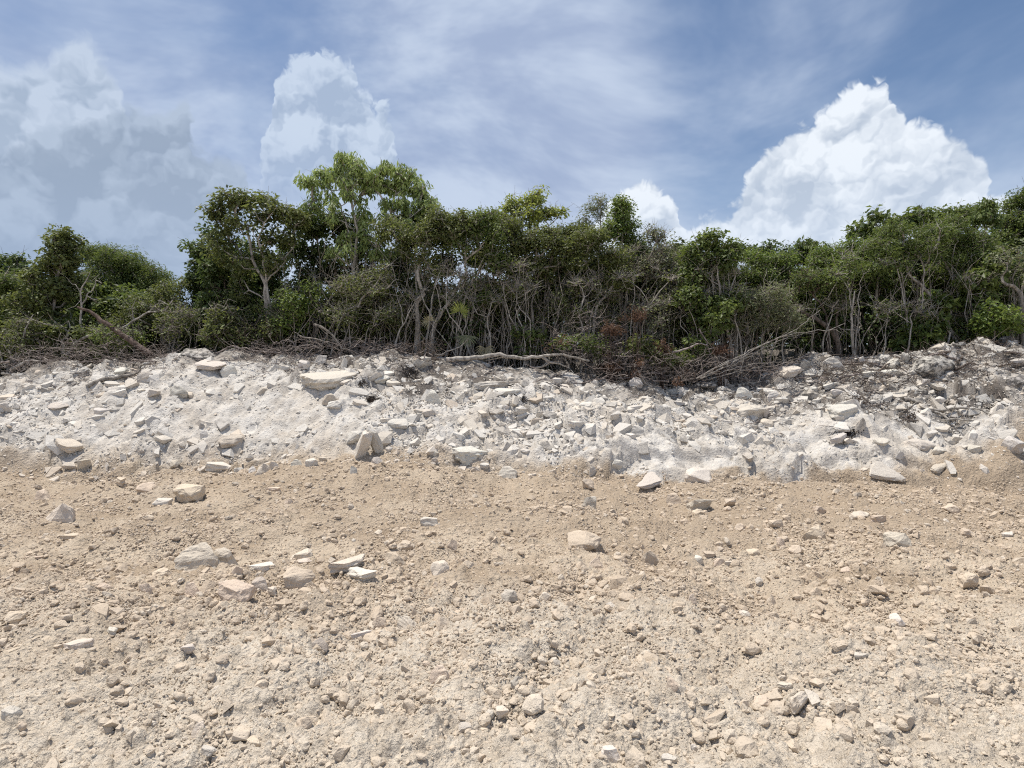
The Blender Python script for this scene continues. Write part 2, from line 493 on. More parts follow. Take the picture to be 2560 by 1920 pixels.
def make_ground_mat():
    m, b, out = new_mat('earth')
    pos = b.n('ShaderNodeNewGeometry').outputs['Position']
    at = b.n('ShaderNodeAttribute', attribute_name='zone', attribute_type='GEOMETRY')
    sp = b.n('ShaderNodeSeparateColor'); b.put(sp.inputs[0], at.outputs['Color'])
    n1 = b.noise(pos, 1.1, 5, .6); n2 = b.noise(pos, 9.0, 5, .65); n3 = b.noise(pos, 60.0, 4, .65)
    tan = b.mix(b.ss(n1, .36, .62), C4(.385, .304, .222), C4(.548, .458, .354))
    pale = b.mix(b.ss(n2, .3, .7), C4(.530, .458, .372), C4(.640, .572, .482))
    white = b.mix(b.ss(b.noise(pos, 2.4, 5, .6), .36, .62), C4(.440, .405, .362), C4(.570, .540, .500))
    white = b.mix(b.m('MULTIPLY', b.ss(b.noise(pos, .9, 3, .5), .45, .7), .55), white, C4(.500, .445, .380))
    soil = b.mix(n2, C4(.060, .050, .043), C4(.150, .130, .115))
    c = b.mix(b.m('MULTIPLY', sp.outputs[2], .85), tan, pale)
    c = b.mix(b.m('SUBTRACT', 1.0, at.outputs['Alpha']), c, C4(.370, .292, .214))
    c = b.mix(sp.outputs[0], c, white)
    c = b.mix(b.m('MULTIPLY', sp.outputs[1], .92), c, soil)
    var = b.m('ADD', b.m('MULTIPLY', b.m('SUBTRACT', n2, .5), .45), b.m('MULTIPLY', b.m('SUBTRACT', n3, .5), .40))
    c = b.v('SCALE', c, scale=b.m('ADD', 1.0, var))
    # damp crumbly patches and pale chalk crumbs
    c = b.mix(b.m('MULTIPLY', b.ss(b.noise(pos, 3.3, 6, .7), .56, .72), .30), c, C4(.380, .300, .225))
    c = b.mix(b.m('MULTIPLY', b.ss(b.voro(pos, 38.0, 0, .5, 'F1'), .17, .10), .5), c, C4(.66, .60, .52))
    clod = b.m('ADD', b.m('SMOOTH_MIN', b.voro(pos, 15, 0, .5, 'F1'), .42, .1), b.m('MULTIPLY', b.m('SMOOTH_MIN', b.voro(pos, 34, 0, .5, 'F1'), .42, .1), .55))
    hgt = b.m('SUBTRACT', b.m('ADD', b.m('MULTIPLY', b.noise(pos, 80, 4, .7), .35), b.m('MULTIPLY', b.noise(pos, 22, 4, .65), .8)), clod)
    bp = b.n('ShaderNodeBump'); bp.inputs['Strength'].default_value = 1.0
    b.put(bp.inputs['Distance'], b.lin(sp.outputs[0], 0, 1, .045, .022)); b.put(bp.inputs['Height'], hgt)
    diffuse(b, out, c, .97, bp.outputs[0])
    return m


MAT_GROUND = make_ground_mat()
build_ground()

# ------------------------------------------------------------------ stones
def make_stone_mat(name, kind='GEOMETRY'):
    m, b, out = new_mat(name)
    at = b.n('ShaderNodeAttribute', attribute_name='col', attribute_type=kind)
    geo = b.n('ShaderNodeNewGeometry'); pos = geo.outputs['Position']
    n1 = b.noise(pos, 7, 5, .62); n2 = b.noise(pos, 34, 5, .68)
    c = b.v('SCALE', at.outputs['Color'], scale=b.m('ADD', .74, b.m('ADD', b.m('MULTIPLY', n1, .30), b.m('MULTIPLY', n2, .24))))
    # clinging dust in hollows of the texture and grey lichen-like weathering where alpha says so
    c = b.mix(b.m('MULTIPLY', b.ss(n1, .52, .66), .35), c, C4(.50, .44, .37))
    we = b.m('MULTIPLY', at.outputs['Alpha'], b.ss(b.m('ADD', b.noise(pos, 9, 6, .72), b.m('MULTIPLY', n2, .3)), .58, .72))
    c = b.mix(we, c, C4(.085, .080, .075))
    h = b.m('ADD', b.m('MULTIPLY', n2, .7), n1)
    pit = b.voro(pos, 55, 0, .5, 'F1')
    h = b.m('ADD', h, b.m('MULTIPLY', b.ss(pit, .0, .35), .25))
    diffuse(b, out, c, .93, bump(b, h, .7, .022))
    return m


MAT_STONE = make_stone_mat('limestone')
MAT_CHIP = make_stone_mat('loose limestone', 'INSTANCER')


def hull(pts):
    bm = bmesh.new()
    for p in pts: bm.verts.new(p)
    r = bmesh.ops.convex_hull(bm, input=bm.verts)
    bmesh.ops.delete(bm, geom=list({g for g in r['geom_interior'] + r['geom_unused'] if isinstance(g, bmesh.types.BMVert)}), context='VERTS')
    bmesh.ops.triangulate(bm, faces=bm.faces)
    bm.verts.index_update()
    v = np.array([x.co[:] for x in bm.verts]); f = np.array([[x.index for x in g.verts] for g in bm.faces])
    bm.free()
    return v, f


def rock_pts(kind, rng):
    """points in a unit box (each axis -.5...5) whose hull is the stone"""
    if kind == 'round':
        n = 26
        d = rng.normal(size=(n, 3)); d /= np.linalg.norm(d, axis=1)[:, None]
        return d * .5 * rng.uniform(.82, 1.0, (n, 1))
    if kind == 'slab':
        k = rng.integers(5, 8); a = np.sort(rng.uniform(0, 6.283, k)); rad = rng.uniform(.36, .52, k)
        top = np.stack([np.cos(a) * rad, np.sin(a) * rad, .5 - rng.uniform(0, .22, k)], 1)
        bot = np.stack([np.cos(a + .2) * rad * .92, np.sin(a + .2) * rad * .92, -.5 + rng.uniform(0, .3, k)], 1)
        return np.concatenate([top, bot])
    if kind == 'wedge':
        return np.array([(-.5, -.42, -.5), (.5, -.36, -.5), (.46, .45, -.5), (-.44, .4, -.5), (-.3, .05, .42), (.06, .18, .5), (.3, -.06, .22), (-.45, -.2, .05)]) + rng.normal(0, .055, (8, 3))
    if kind == 'shard':
        return np.array([(-.5, -.3, -.4), (-.1, -.5, -.5), (.5, -.1, -.35), (.28, .45, -.5), (-.36, .36, -.3), (.42, .02, .25), (-.05, -.28, .5), (-.42, .1, .2), (.1, .36, .3)]) + rng.normal(0, .06, (9, 3))
    # block: a squarish lump with corners knocked off
    n = 15
    d = rng.normal(size=(n, 3)); d /= np.linalg.norm(d, axis=1)[:, None]
    q = np.sign(d) * np.abs(d) ** .55
    return q / np.abs(q).max(0) * .5 * rng.uniform(.84, 1.0, (n, 1))


def refine(v, f, rng, cuts=2, amp=.04):
    """subdivide a hull and roughen it: chipped edges, pitted faces"""
    bm = bmesh.new()
    vs = [bm.verts.new(p) for p in v]
    for t in f: bm.faces.new([vs[i] for i in t])
    bmesh.ops.recalc_face_normals(bm, faces=bm.faces)
    for c in range(cuts):
        bmesh.ops.subdivide_edges(bm, edges=bm.edges, cuts=1, use_grid_fill=True)
        bmesh.ops.triangulate(bm, faces=[g for g in bm.faces if len(g.verts) > 3])
    bmesh.ops.smooth_vert(bm, verts=bm.verts, factor=.30, use_axis_x=True, use_axis_y=True, use_axis_z=True)
    bm.normal_update(); bm.verts.index_update()
    co = np.array([x.co[:] for x in bm.verts]); no = np.array([x.normal[:] for x in bm.verts])
    s = int(rng.integers(1, 9999))
    d = fbm(co[:, 0] + co[:, 2] * .7, co[:, 1] - co[:, 2] * .6, 3.2, 3, s, .6) + .55 * fbm(co[:, 0] - co[:, 2], co[:, 1] + co[:, 2], 9, 2, s + 5)
    strat = np.sin(co[:, 2] * 17 + 3 * fbm(co[:, 0], co[:, 1], 2.5, 2, s + 9)) * .35
    co = co + no * ((d + strat) * amp)[:, None]
    ff = np.array([[x.index for x in g.verts] for g in bm.faces])
    bm.free()
    return co, ff


_r = np.random.default_rng(3)
VAR = {k: [hull(rock_pts(k, _r)) for _ in range(10)] for k in ('round', 'slab', 'wedge', 'shard', 'block')}

def rot_to(nrm, yaw, tilt, rng):
    """rotation: stone z axis along the ground normal, then yawed and tilted"""
    z = Vector(nrm).normalized()
    q = Vector((0, 0, 1)).rotation_difference(z)
    ax = Vector((rng.normal(), rng.normal(), .2)).normalized()
    return np.array((q.to_matrix() @ Matrix.Rotation(yaw, 3, 'Z') @ Matrix.Rotation(tilt, 3, ax)))


def ground_normal(x, y, e=.12):
    dx = (H(x + e, y) - H(x - e, y)) / (2 * e); dy = (H(x, y + e) - H(x, y - e)) / (2 * e)
    n = np.stack([-dx, -dy, np.ones_like(dx)], -1)
    return n / np.linalg.norm(n, axis=-1)[..., None]


TONE = {'white': (.610, .580, .535, 0), 'cream': (.570, .510, .435, 0), 'tan': (.520, .425, .330, 0), 'brown': (.440, .355, .275, 0),
        'grey': (.460, .430, .395, .35), 'dark': (.360, .345, .325, .95)}

R5 = (0, 840, .3888); R6 = (800, 840, .3888); R7 = (1600, 820, .434); L1 = (0, 1200, .4339); L2 = (800, 1200, .4339); L3 = (1600, 1200, .434)
# region, u, v (middle), width, height in that crop, shape, tone, tilt, label (None: described from its neighbours)
ROCKS = [
 (R5,1290,108,310,104,'round','dark',.03,'weathered grey flat boulder capping the left bank top, resting on a cream slab'),
 (R5,1345,182,270,56,'slab','cream',.0,'long cream slab lying directly under the weathered grey flat boulder'),
 (R6,60,262,400,120,'slab','cream',.10,'huge smooth pinkish boulder bulging out of the upper bank left of centre'),
 (R5,770,225,105,48,'block','white',.1,'white block below the brush pile, left of the curved root'),
 (R5,235,285,125,34,'slab','cream',.05,'flat cream stone at the far left lip of the bank'),
 (R5,945,265,130,66,'wedge','cream',.1,'cream wedge just right of the curved root on the bank'),
 (R5,715,310,135,36,'slab','white',.1,None),(R5,660,482,115,52,'slab','white',.35,'tilted white slab with dark shadow under it on the left slope'),
 (R5,890,350,95,46,'slab','cream',.3,None),(R5,990,362,85,62,'block','cream',.2,None),(R5,750,380,125,36,'slab','white',.15,None),
 (R5,440,705,185,66,'slab','tan',.35,'large tan tilted slab in the rubble line at the far left'),
 (R5,380,447,145,40,'round','cream',.1,None),(R5,1155,355,135,76,'block','grey',.2,'grey squared block in the white slope left of the pinkish boulder'),
 (R5,1220,378,95,40,'slab','tan',.2,None),(R5,1480,662,185,86,'round','tan',.1,'rounded tan boulder half buried low in the left slope'),
 (R5,1420,842,200,96,'slab','cream',.42,'large flat cream slab leaning at the foot of the left bank'),
 (R5,1130,815,98,70,'block','tan',.1,'brown squared stone left of the large leaning cream slab'),
 (R5,450,832,105,52,'slab','tan',.2,None),(R5,540,822,85,86,'shard','tan',.6,'upright tan shard sticking out at the far left foot of the bank'),
 (R5,1225,1012,220,136,'round','tan',.1,'biggest tan boulder embedded in the earth below the left bank'),
 (R5,1050,1078,115,66,'block','white',.2,'rough white lump against the biggest tan boulder'),
 (R5,745,938,155,64,'slab','tan',.2,None),(R5,410,1142,180,120,'shard','cream',.45,'pointed cream shard casting a dark shadow at the left edge'),
 (R5,940,978,150,66,'round','tan',.1,None),(R5,275,1032,95,64,'wedge','tan',.1,None),
 (R5,1310,632,62,48,'wedge','white',.2,None),(R5,1300,582,58,62,'shard','grey',.5,None),(R5,1600,772,74,64,'round','cream',.3,None),
 (R5,1320,762,74,48,'block','tan',.2,None),(R5,1700,852,105,74,'shard','tan',.3,None),(R5,1765,836,62,86,'shard','cream',.7,'thin upright cream shard in the stone row under the left bank'),
 (R5,1910,816,84,54,'wedge','cream',.2,None),(R5,2005,812,94,70,'block','cream',.1,None),(R5,2085,792,74,44,'slab','tan',.2,None),
 (R5,1540,862,74,54,'block','white',.3,None),(R5,1625,857,54,48,'wedge','white',.3,None),(R5,1760,987,115,40,'slab','tan',.1,None),
 (R5,1855,1067,64,64,'round','tan',.1,None),(R5,2120,402,115,76,'shard','tan',.5,'pointed tan shard below the huge pinkish boulder'),
 (R5,2150,437,115,60,'round','white',.1,None),(R5,1470,222,94,66,'wedge','white',.2,None),(R5,1830,202,84,54,'slab','white',.5,None),
 (R5,1950,182,94,66,'block','white',.2,'white block among grey roots at the bank top'),(R5,2060,152,84,76,'shard','grey',.6,None),(R5,1050,662,115,50,'slab','cream',.3,None),
 (R5,30,452,74,64,'block','white',.3,None),
 (R6,665,165,125,116,'block','white',.12,'tallest squared white block standing on the bank top near the centre'),
 (R6,160,165,44,66,'shard','white',.3,'small pointed white stone standing above the huge pinkish boulder'),
 (R6,395,267,115,60,'round','white',.1,None),(R6,150,297,125,50,'slab','cream',.2,None),(R6,465,302,115,38,'slab','cream',.25,None),
 (R6,725,387,105,90,'wedge','white',.3,'bright angular white block below the tallest white block'),
 (R6,1090,312,280,86,'slab','grey',.22,'long grey slab lying aslant under the long pale log'),
 (R6,1210,357,185,48,'slab','white',.1,'white slab just below the long grey slab'),
 (R6,1610,252,135,46,'round','white',.1,None),(R6,1625,292,94,44,'wedge','cream',.2,None),(R6,1530,282,84,54,'slab','white',.2,None),(R6,1765,297,64,54,'block','white',.1,None),
 (R6,2030,292,115,86,'round','white',.15,'rounded white boulder at the bank lip left of the furrowed boulder'),(R6,1955,272,74,54,'block','white',.2,None),
 (R6,1000,462,125,54,'slab','white',.2,None),(R6,700,487,94,54,'block','cream',.2,None),(R6,510,562,170,62,'slab','white',.3,'broad white slab jutting from the middle of the slope'),
 (R6,755,587,58,58,'round','cream',0,None),
 (R6,260,715,150,175,'slab','cream',1.05,'left one of two tan slabs propped together like a tent'),
 (R6,365,700,130,155,'slab','cream',-1.0,'right one of two tan slabs propped together like a tent'),
 (R6,365,802,90,84,'round','cream',.2,'cobble lying in front of the tent of two slabs'),(R6,225,642,150,84,'block','white',.2,None),
 (R6,970,750,230,116,'slab','white',.4,'large white slab tilted low on the central bank'),(R6,945,797,74,64,'shard','white',.4,None),(R6,850,707,105,50,'slab','white',.3,None),
 (R6,1050,832,95,44,'slab','white',.2,None),(R6,1205,877,115,56,'wedge','white',.1,'white wedge lying alone on the tan earth below the central bank'),
 (R6,215,862,64,64,'shard','grey',.4,None),(R6,740,747,54,54,'round','cream',.1,None),(R6,735,802,54,44,'block','tan',.1,None),(R6,780,712,64,44,'round','tan',.1,None),
 (R6,2050,942,300,46,'slab','white',.03,'broad flat ledge slab along the foot of the bank right of centre'),
 (R6,1720,952,84,64,'block','tan',.1,None),(R6,1755,872,64,74,'wedge','cream',.3,None),(R6,1910,822,74,58,'block','white',.3,None),
 (R6,1350,462,90,90,'slab','cream',.8,'steeply tipped cream slab under the black root mat'),(R6,1190,462,58,46,'shard','white',.4,None),(R6,1290,477,84,54,'shard','white',.4,None),
 (R6,1410,502,48,64,'block','cream',.3,None),(R6,1630,562,160,66,'slab','white',.35,None),(R6,1710,442,115,54,'round','white',.1,None),(R6,2030,462,115,46,'slab','white',.2,None),
 (R6,2045,512,105,46,'slab','cream',.2,None),(R6,1895,507,74,64,'block','white',.3,None),(R6,1625,602,64,40,'slab','white',.2,None),
 (R6,2050,612,94,64,'wedge','white',.2,None),(R6,2000,642,94,54,'slab','white',.3,None),(R6,1310,742,115,46,'slab','white',.2,None),(R6,1440,692,94,64,'wedge','cream',.2,None),
 (R7,425,305,225,112,'round','dark',.05,'furrowed grey boulder lying in the dead brush right of centre'),
 (R7,635,470,180,110,'block','cream',.25,'large tan-cream boulder high on the right slope'),(R7,725,540,100,62,'round','tan',.1,'rounded tan stone touching the large tan-cream boulder'),
 (R7,730,487,50,54,'shard','tan',.3,None),(R7,215,430,135,48,'slab','white',.2,None),(R7,250,372,80,66,'wedge','white',.1,'pointed white stone below the furrowed grey boulder'),
 (R7,595,372,100,60,'wedge','white',.1,'white wedge right of the furrowed grey boulder'),(R7,770,392,95,56,'wedge','white',.2,None),(R7,735,322,85,66,'round','dark',.1,'rough dark grey stone in the soil right of the furrowed boulder'),
 (R7,860,247,160,68,'block','cream',.2,None),(R7,945,207,80,76,'block','grey',.1,None),(R7,1110,202,118,66,'wedge','white',.2,None),
 (R7,1460,207,105,66,'block','white',.1,'bright white block on the right bank top'),(R7,1520,167,64,78,'block','grey',.1,'upright grey post-like stone behind the bright white block'),
 (R7,1345,192,105,46,'slab','white',.2,None),(R7,1280,177,46,46,'block','white',.2,None),
 (R7,1690,202,250,160,'round','dark',.05,'biggest dark weathered boulder on the right bank top'),
 (R7,1930,118,160,76,'slab','white',.45,'smooth pale slab tipped up on the right crest'),
 (R7,1390,307,180,56,'slab','grey',.05,None),(R7,1450,252,125,46,'slab','white',.1,None),(R7,1330,262,125,50,'slab','white',.1,None),(R7,980,357,85,56,'block','white',.2,None),
 (R7,1100,332,95,46,'slab','white',.2,None),(R7,1135,367,85,50,'block','white',.2,None),(R7,1660,312,85,72,'block','dark',.3,'half dark half white block below the biggest dark boulder'),
 (R7,1725,407,64,46,'round','white',.1,None),(R7,2160,192,138,62,'slab','grey',.1,None),(R7,2150,302,138,88,'round','dark',.1,'rough grey boulder at the far right edge of the upper bank'),
 (R7,1160,467,180,90,'block','white',.2,None),(R7,1160,512,95,46,'slab','white',.1,None),
 (R7,1170,572,165,42,'slab','white',.1,'white lid slab above the black hollow on the right slope'),(R7,1130,632,150,56,'slab','white',.2,'white slab below the black hollow on the right slope'),
 (R7,1275,557,64,98,'shard','grey',.3,'upright grey stone right of the black hollow'),(R7,2140,672,130,120,'block','white',.3,'largest white boulder at the right edge of the slope'),
 (R7,2060,467,138,88,'block','white',.2,None),(R7,1745,807,140,50,'slab','tan',.1,'tan slab with a shadow beneath it low on the right slope'),
 (R7,1600,662,180,78,'round','cream',.1,'smooth cream boulder mid slope below the forked dead branch'),(R7,1720,697,85,50,'round','cream',.1,None),(R7,1925,692,85,56,'block','cream',.1,None),
 (R7,1680,607,85,46,'slab','white',.1,None),(R7,1390,657,105,42,'slab','cream',.2,None),(R7,1495,737,54,46,'shard','white',.4,None),(R7,630,602,105,46,'slab','white',.2,None),
 (R7,515,542,138,42,'slab','white',.1,None),(R7,340,862,160,78,'block','white',.3,None),(R7,1430,852,230,44,'slab','white',.05,'long pale ledge jutting low on the right slope'),
 (R7,340,1017,140,84,'block','cream',.1,'squared cream block on the tan earth right of centre'),(R7,195,992,80,66,'wedge','brown',.2,'brown wedge left of the squared cream block'),
 (R7,515,1012,76,60,'block','brown',.2,'brown stone right of the squared cream block'),(R7,335,1057,74,40,'round','tan',.1,'small cobble in front of the squared cream block'),
 (R7,1035,1052,80,50,'block','brown',.2,None),(R7,1265,1082,118,58,'round','cream',.1,None),(R7,805,747,54,40,'block','white',.3,None),
 (L1,1135,470,230,140,'wedge','cream',.1,'largest pyramid-shaped cream block in the cluster of boulders at left'),
 (L1,1285,447,160,118,'block','cream',.3,'cream block leaning on the pyramid-shaped block'),(L1,1350,652,210,150,'block','tan',.15,'biggest squared boulder at the front of the boulder cluster'),
 (L1,1500,502,165,66,'slab','white',.05,'white slab in the boulder cluster, right of the pyramid-shaped block'),(L1,930,542,118,66,'round','tan',.1,'tan stone left of the pyramid-shaped block'),
 (L1,835,637,76,84,'block','tan',.2,None),(L1,1105,637,95,70,'wedge','tan',.1,None),(L1,1370,527,54,64,'shard','tan',.3,None),(L1,1740,432,125,66,'block','cream',.2,None),(L1,1755,477,86,50,'block','cream',.1,None),
 (L1,1720,572,180,118,'block','tan',.1,'tan boulder with a shaded face right of the white cluster slab'),(L1,600,612,86,60,'round','tan',.1,None),(L1,745,617,64,46,'slab','tan',.3,None),(L1,1500,602,86,64,'wedge','cream',.2,None),
 (L1,1590,642,118,56,'slab','cream',.1,None),(L1,1755,1407,106,96,'round','tan',.1,'rounded tan cobble alone near the bottom, left of centre'),
 (L1,1150,1462,92,96,'wedge','cream',.2,'cream wedge near the bottom left, left of the lone tan cobble'),(L1,1475,1512,106,56,'block','tan',.1,None),(L1,1200,1577,106,76,'block','white',.1,'bright white lump near the bottom left'),
 (L1,1845,952,90,66,'wedge','cream',.1,None),(L1,1045,1087,95,66,'round','tan',.2,None),(L1,120,1432,64,60,'round','brown',.1,None),(L1,70,1352,95,66,'block','white',.1,'pale lump at the left edge near the bottom'),
 (L1,450,952,160,66,'slab','cream',.25,None),(L1,620,872,118,46,'slab','white',.2,None),(L1,90,792,125,76,'round','tan',.1,None),(L1,75,1002,95,66,'round','tan',.1,None),(L1,850,1402,54,40,'round','tan',0,None),
 (L1,1080,992,86,74,'block','grey',.2,None),(L1,1125,897,64,54,'wedge','brown',.2,None),(L1,190,447,115,46,'slab','tan',.1,None),(L1,390,332,118,46,'slab','tan',.1,None),
 (L2,140,482,260,90,'slab','cream',.12,'upper one of two broad pale split slabs left of centre'),(L2,200,547,250,96,'slab','white',.1,'lower one of two broad pale split slabs left of centre'),
 (L2,425,472,125,78,'wedge','tan',.2,'brown-faced wedge at the right end of the split slabs'),(L2,630,247,106,72,'block','white',.2,'pale capped stone on the tan earth near the centre'),
 (L2,765,382,70,72,'block','brown',.3,'small brown block right of the pale capped stone'),(L2,690,517,106,88,'block','cream',.2,'cream block with dark hollow near the picture centre'),(L2,855,487,70,50,'round','tan',.1,None),
 (L2,1515,347,230,112,'round','tan',.2,'big smooth tan boulder half buried right of centre'),(L2,1590,502,106,76,'wedge','tan',.2,None),(L2,1505,497,64,54,'shard','brown',.3,None),
 (L2,670,612,50,64,'round','tan',.1,None),(L2,710,842,86,98,'shard','tan',.5,'upright tan shard below the centre of the picture'),(L2,640,887,44,40,'round','tan',.1,None),
 (L2,695,1122,106,92,'wedge','tan',.2,'tan wedge in the foreground below the upright shard'),(L2,1090,667,95,66,'block','grey',.1,None),(L2,1145,1167,106,86,'round','grey',.1,'grey rounded stone half buried in the central foreground'),
 (L2,1040,1347,106,66,'slab','cream',.1,'smooth cream stone in the central foreground'),(L2,835,1447,86,86,'block','grey',.1,'cracked grey clod in the central foreground'),(L2,610,1062,54,46,'round','tan',.1,None),
 (L2,1680,1582,130,98,'block','white',.1,'whitish lump at the bottom edge right of centre'),(L2,1060,1572,50,64,'round','brown',.1,None),(L2,930,1602,58,54,'round','tan',.1,None),(L2,220,892,138,56,'slab','white',.1,'flat white patch of stone left of the upright shard'),
 (L2,345,817,86,56,'shard','tan',.3,None),(L2,500,832,106,66,'wedge','cream',.2,None),(L2,1590,762,54,46,'round','tan',0,None),(L2,1235,717,64,46,'block','tan',.1,None),(L2,1300,672,76,54,'round','cream',.1,None),
 (L2,1555,132,76,78,'block','grey',.2,None),(L2,960,842,64,50,'round','tan',.1,None),(L2,1350,947,50,40,'block','tan',.2,None),(L2,490,382,95,60,'round','tan',.1,None),(L2,1895,462,90,80,'shard','brown',.7,'dark sliver of stone tipped up right of the big smooth tan boulder'),
 (L3,1000,312,142,120,'round','tan',.05,'rounded tan boulder with a crisp shadow on the right flat'),(L3,1480,342,182,112,'round','cream',.2,'larger pale tan boulder on the right flat'),
 (L3,1265,207,118,66,'round','cream',.1,None),(L3,780,257,80,56,'block','tan',.1,None),(L3,570,282,76,66,'round','tan',.1,None),(L3,340,462,64,46,'block','white',.1,'small white stone in the little stone cluster right of centre'),
 (L3,390,432,86,50,'slab','tan',.2,None),(L3,460,402,54,46,'round','brown',.1,None),(L3,530,487,95,46,'slab','cream',.2,None),(L3,455,477,64,54,'shard','tan',.3,None),(L3,650,417,86,56,'round','tan',.1,None),
 (L3,900,402,95,50,'round','tan',.1,None),(L3,810,362,54,64,'round','tan',.1,None),(L3,1375,222,118,56,'slab','tan',.1,None),(L3,1790,167,95,66,'round','tan',.1,None),(L3,1880,307,80,50,'block','tan',.1,None),
 (L3,2125,317,76,36,'slab','white',.1,None),(L3,1880,577,118,88,'block','tan',.2,'tan block on the right flat beside a dark hollow'),(L3,1480,802,92,76,'round','white',.5,'smooth pale oval stone standing on the right flat'),
 (L3,185,1192,70,92,'block','tan',.1,None),(L3,840,1192,86,40,'slab','cream',.1,None),(L3,930,1287,130,118,'block','cream',.2,'squared cream block in the right foreground'),(L3,840,1332,54,50,'round','tan',.1,None),
 (L3,700,1287,118,76,'round','tan',.1,'rounded stone left of the squared foreground block'),(L3,160,1612,92,60,'slab','white',.4,None),(L3,760,702,50,64,'shard','tan',.4,None),(L3,300,692,50,50,'wedge','tan',.1,None),
 (L3,1270,1012,95,46,'slab','grey',.1,None),(L3,1650,1492,86,66,'round','tan',.1,'half buried clod in the bottom right corner'),(L3,1190,517,76,40,'round','tan',.1,None),(L3,1100,1292,86,46,'round','cream',.1,None),(L3,1655,517,54,54,'round','tan',.1,None),
 (L3,310,1547,40,40,'block','white',.1,None),
]


def build_rocks():
    rng = np.random.default_rng(11)
    px = np.array([r[0][0] + r[1] * r[0][2] for r in ROCKS]); py = np.array([r[0][1] + r[2] * r[0][2] for r in ROCKS])
    wp = np.array([r[3] * r[0][2] for r in ROCKS]); hp = np.array([r[4] * r[0][2] for r in ROCKS])
    base = hit(px, py + hp * .30)
    nrm = ground_normal(base[:, 0], base[:, 1])
    cent = {}
    for i, (reg, u, v, w, h, kind, tone, tilt, label) in enumerate(ROCKS):
        d = base[i, 1]
        wm = wp[i] / F * d; hm = hp[i] / F * d
        big = wp[i] > 26
        vv, ff = hull(rock_pts(kind, rng))
        if kind == 'round': vv, ff = refine(vv, ff, rng, 2 if wp[i] > 40 else 1, .045)
        else: vv, ff = refine(vv, ff, rng, 3 if wp[i] > 75 else 2, .045 if wp[i] > 45 else .035)
        onbank = py[i] < 1180
        if kind == 'slab' and abs(tilt) > .9:              # the propped pair
            size = np.array((wm * .75, wm * 1.0, hm * 1.45)); M = np.array(Matrix.Rotation(-.33 if tilt < 0 else .40, 3, 'Y') @ Matrix.Rotation(.25, 3, 'X')); sink = .05
        elif kind == 'slab':
            size = np.array((wm * 1.02, wm * .62, hm * .80)); sink = .12
            M = rot_to(nrm[i] * (.5, .45 if onbank else 1, 1), rng.uniform(-.25, .25), tilt * .45 * (1 if rng.random() < .6 else -1), rng)
        elif kind == 'round':
            size = np.array((wm, wm * .8, hm * 1.12)); sink = .2
            M = rot_to((nrm[i] + (0, 0, 1)), rng.uniform(-.3, .3), tilt * .5, rng)
        else:
            size = np.array((wm * 1.0, wm * .72, hm * 1.08)); sink = .17
            M = rot_to((nrm[i] + (0, 0, .8)), rng.uniform(-.4, .4), tilt * .55, rng)
        vv = (vv * size) @ M.T
        me = mesh_np('stone', vv, tris=ff, smooth=False)
        c = np.array(TONE[tone]); j = rng.uniform(.88, 1.1)
        if onbank: c[:3] = c[:3] * .5 + np.array((.57, .53, .475)) * .5
        if not onbank: c[:3] = c[:3] * .6 + np.array((.58, .485, .39)) * .4; c[3] *= .4
        col = np.tile(np.array((c[0] * j, c[1] * j * rng.uniform(.98, 1.02), c[2] * j, c[3])), (len(ff), 1))
        add_attr(me, 'col', 'FLOAT_COLOR', 'FACE', col)
        if onbank: sink += .07 + (.12 if wp[i] > 110 else 0)
        if not onbank: sink -= .03; vv = vv * 1.1; me.vertices.foreach_set('co', vv.astype(np.float32).ravel())
        zext = vv[:, 2].max() - vv[:, 2].min()
        loc = base[i] + np.array((0, 0, -vv[:, 2].min() - zext * (sink + .10)))
        name = {'slab': 'flat_stone', 'round': 'boulder', 'block': 'stone_block', 'wedge': 'stone_wedge', 'shard': 'stone_shard'}[kind]
        o = link(name, me, MAT_STONE); o.location = loc
        cent[i] = (o, px[i], py[i], label, kind, tone, wp[i])
    # stones without a written label are described from the nearest written one
    named = [k for k in cent if cent[k][3]]
    used = {}
    KW = {'slab': 'flat slab', 'round': 'rounded stone', 'block': 'blocky stone', 'wedge': 'wedge-shaped stone', 'shard': 'angular shard'}
    SHORT = lambda s: ' '.join(s.split()[:5])
    for k, (o, x, y, label, kind, tone, w) in cent.items():
        if not label:
            for n in sorted(named, key=lambda n: (cent[n][1] - x) ** 2 + (cent[n][2] - y) ** 2):
                dx = x - cent[n][1]; dy = y - cent[n][2]
                far = math.hypot(dx, dy)
                where = ('right of' if dx > 0 else 'left of') if abs(dx) > abs(dy) * 1.2 else ('in front of' if dy > 0 else 'behind')
                adv = 'just' if far < 60 else 'some way'
                s = f"{tone if tone != 'dark' else 'dark grey'} {KW[kind]} {adv} {where} the {trim(cent[n][3])}"
                if s not in used: break
            label = s
        used[label] = 1
        tag(o, label, 'rock', 'larger stones on the bank and the bulldozed ground')


STOP = {'with', 'on', 'in', 'at', 'of', 'below', 'lying', 'standing', 'left', 'right', 'just', 'low', 'high', 'against', 'sticking', 'casting', 'under', 'half', 'directly', 'capping', 'bulging',
        'embedded', 'leaning', 'jutting', 'propped', 'tilted', 'tipped', 'along', 'above', 'behind', 'near', 'alone', 'beside', 'touching', 'among', 'mid', 'like', 'aslant', 'buried'}


def trim(s):
    out = []
    for k, wd in enumerate(s.rstrip(',').split()):
        if k > 1 and wd.strip(',') in STOP: break
        out.append(wd.strip(','))
        if len(out) >= 6: break
    return ' '.join(out)


build_rocks()


_lib = {}


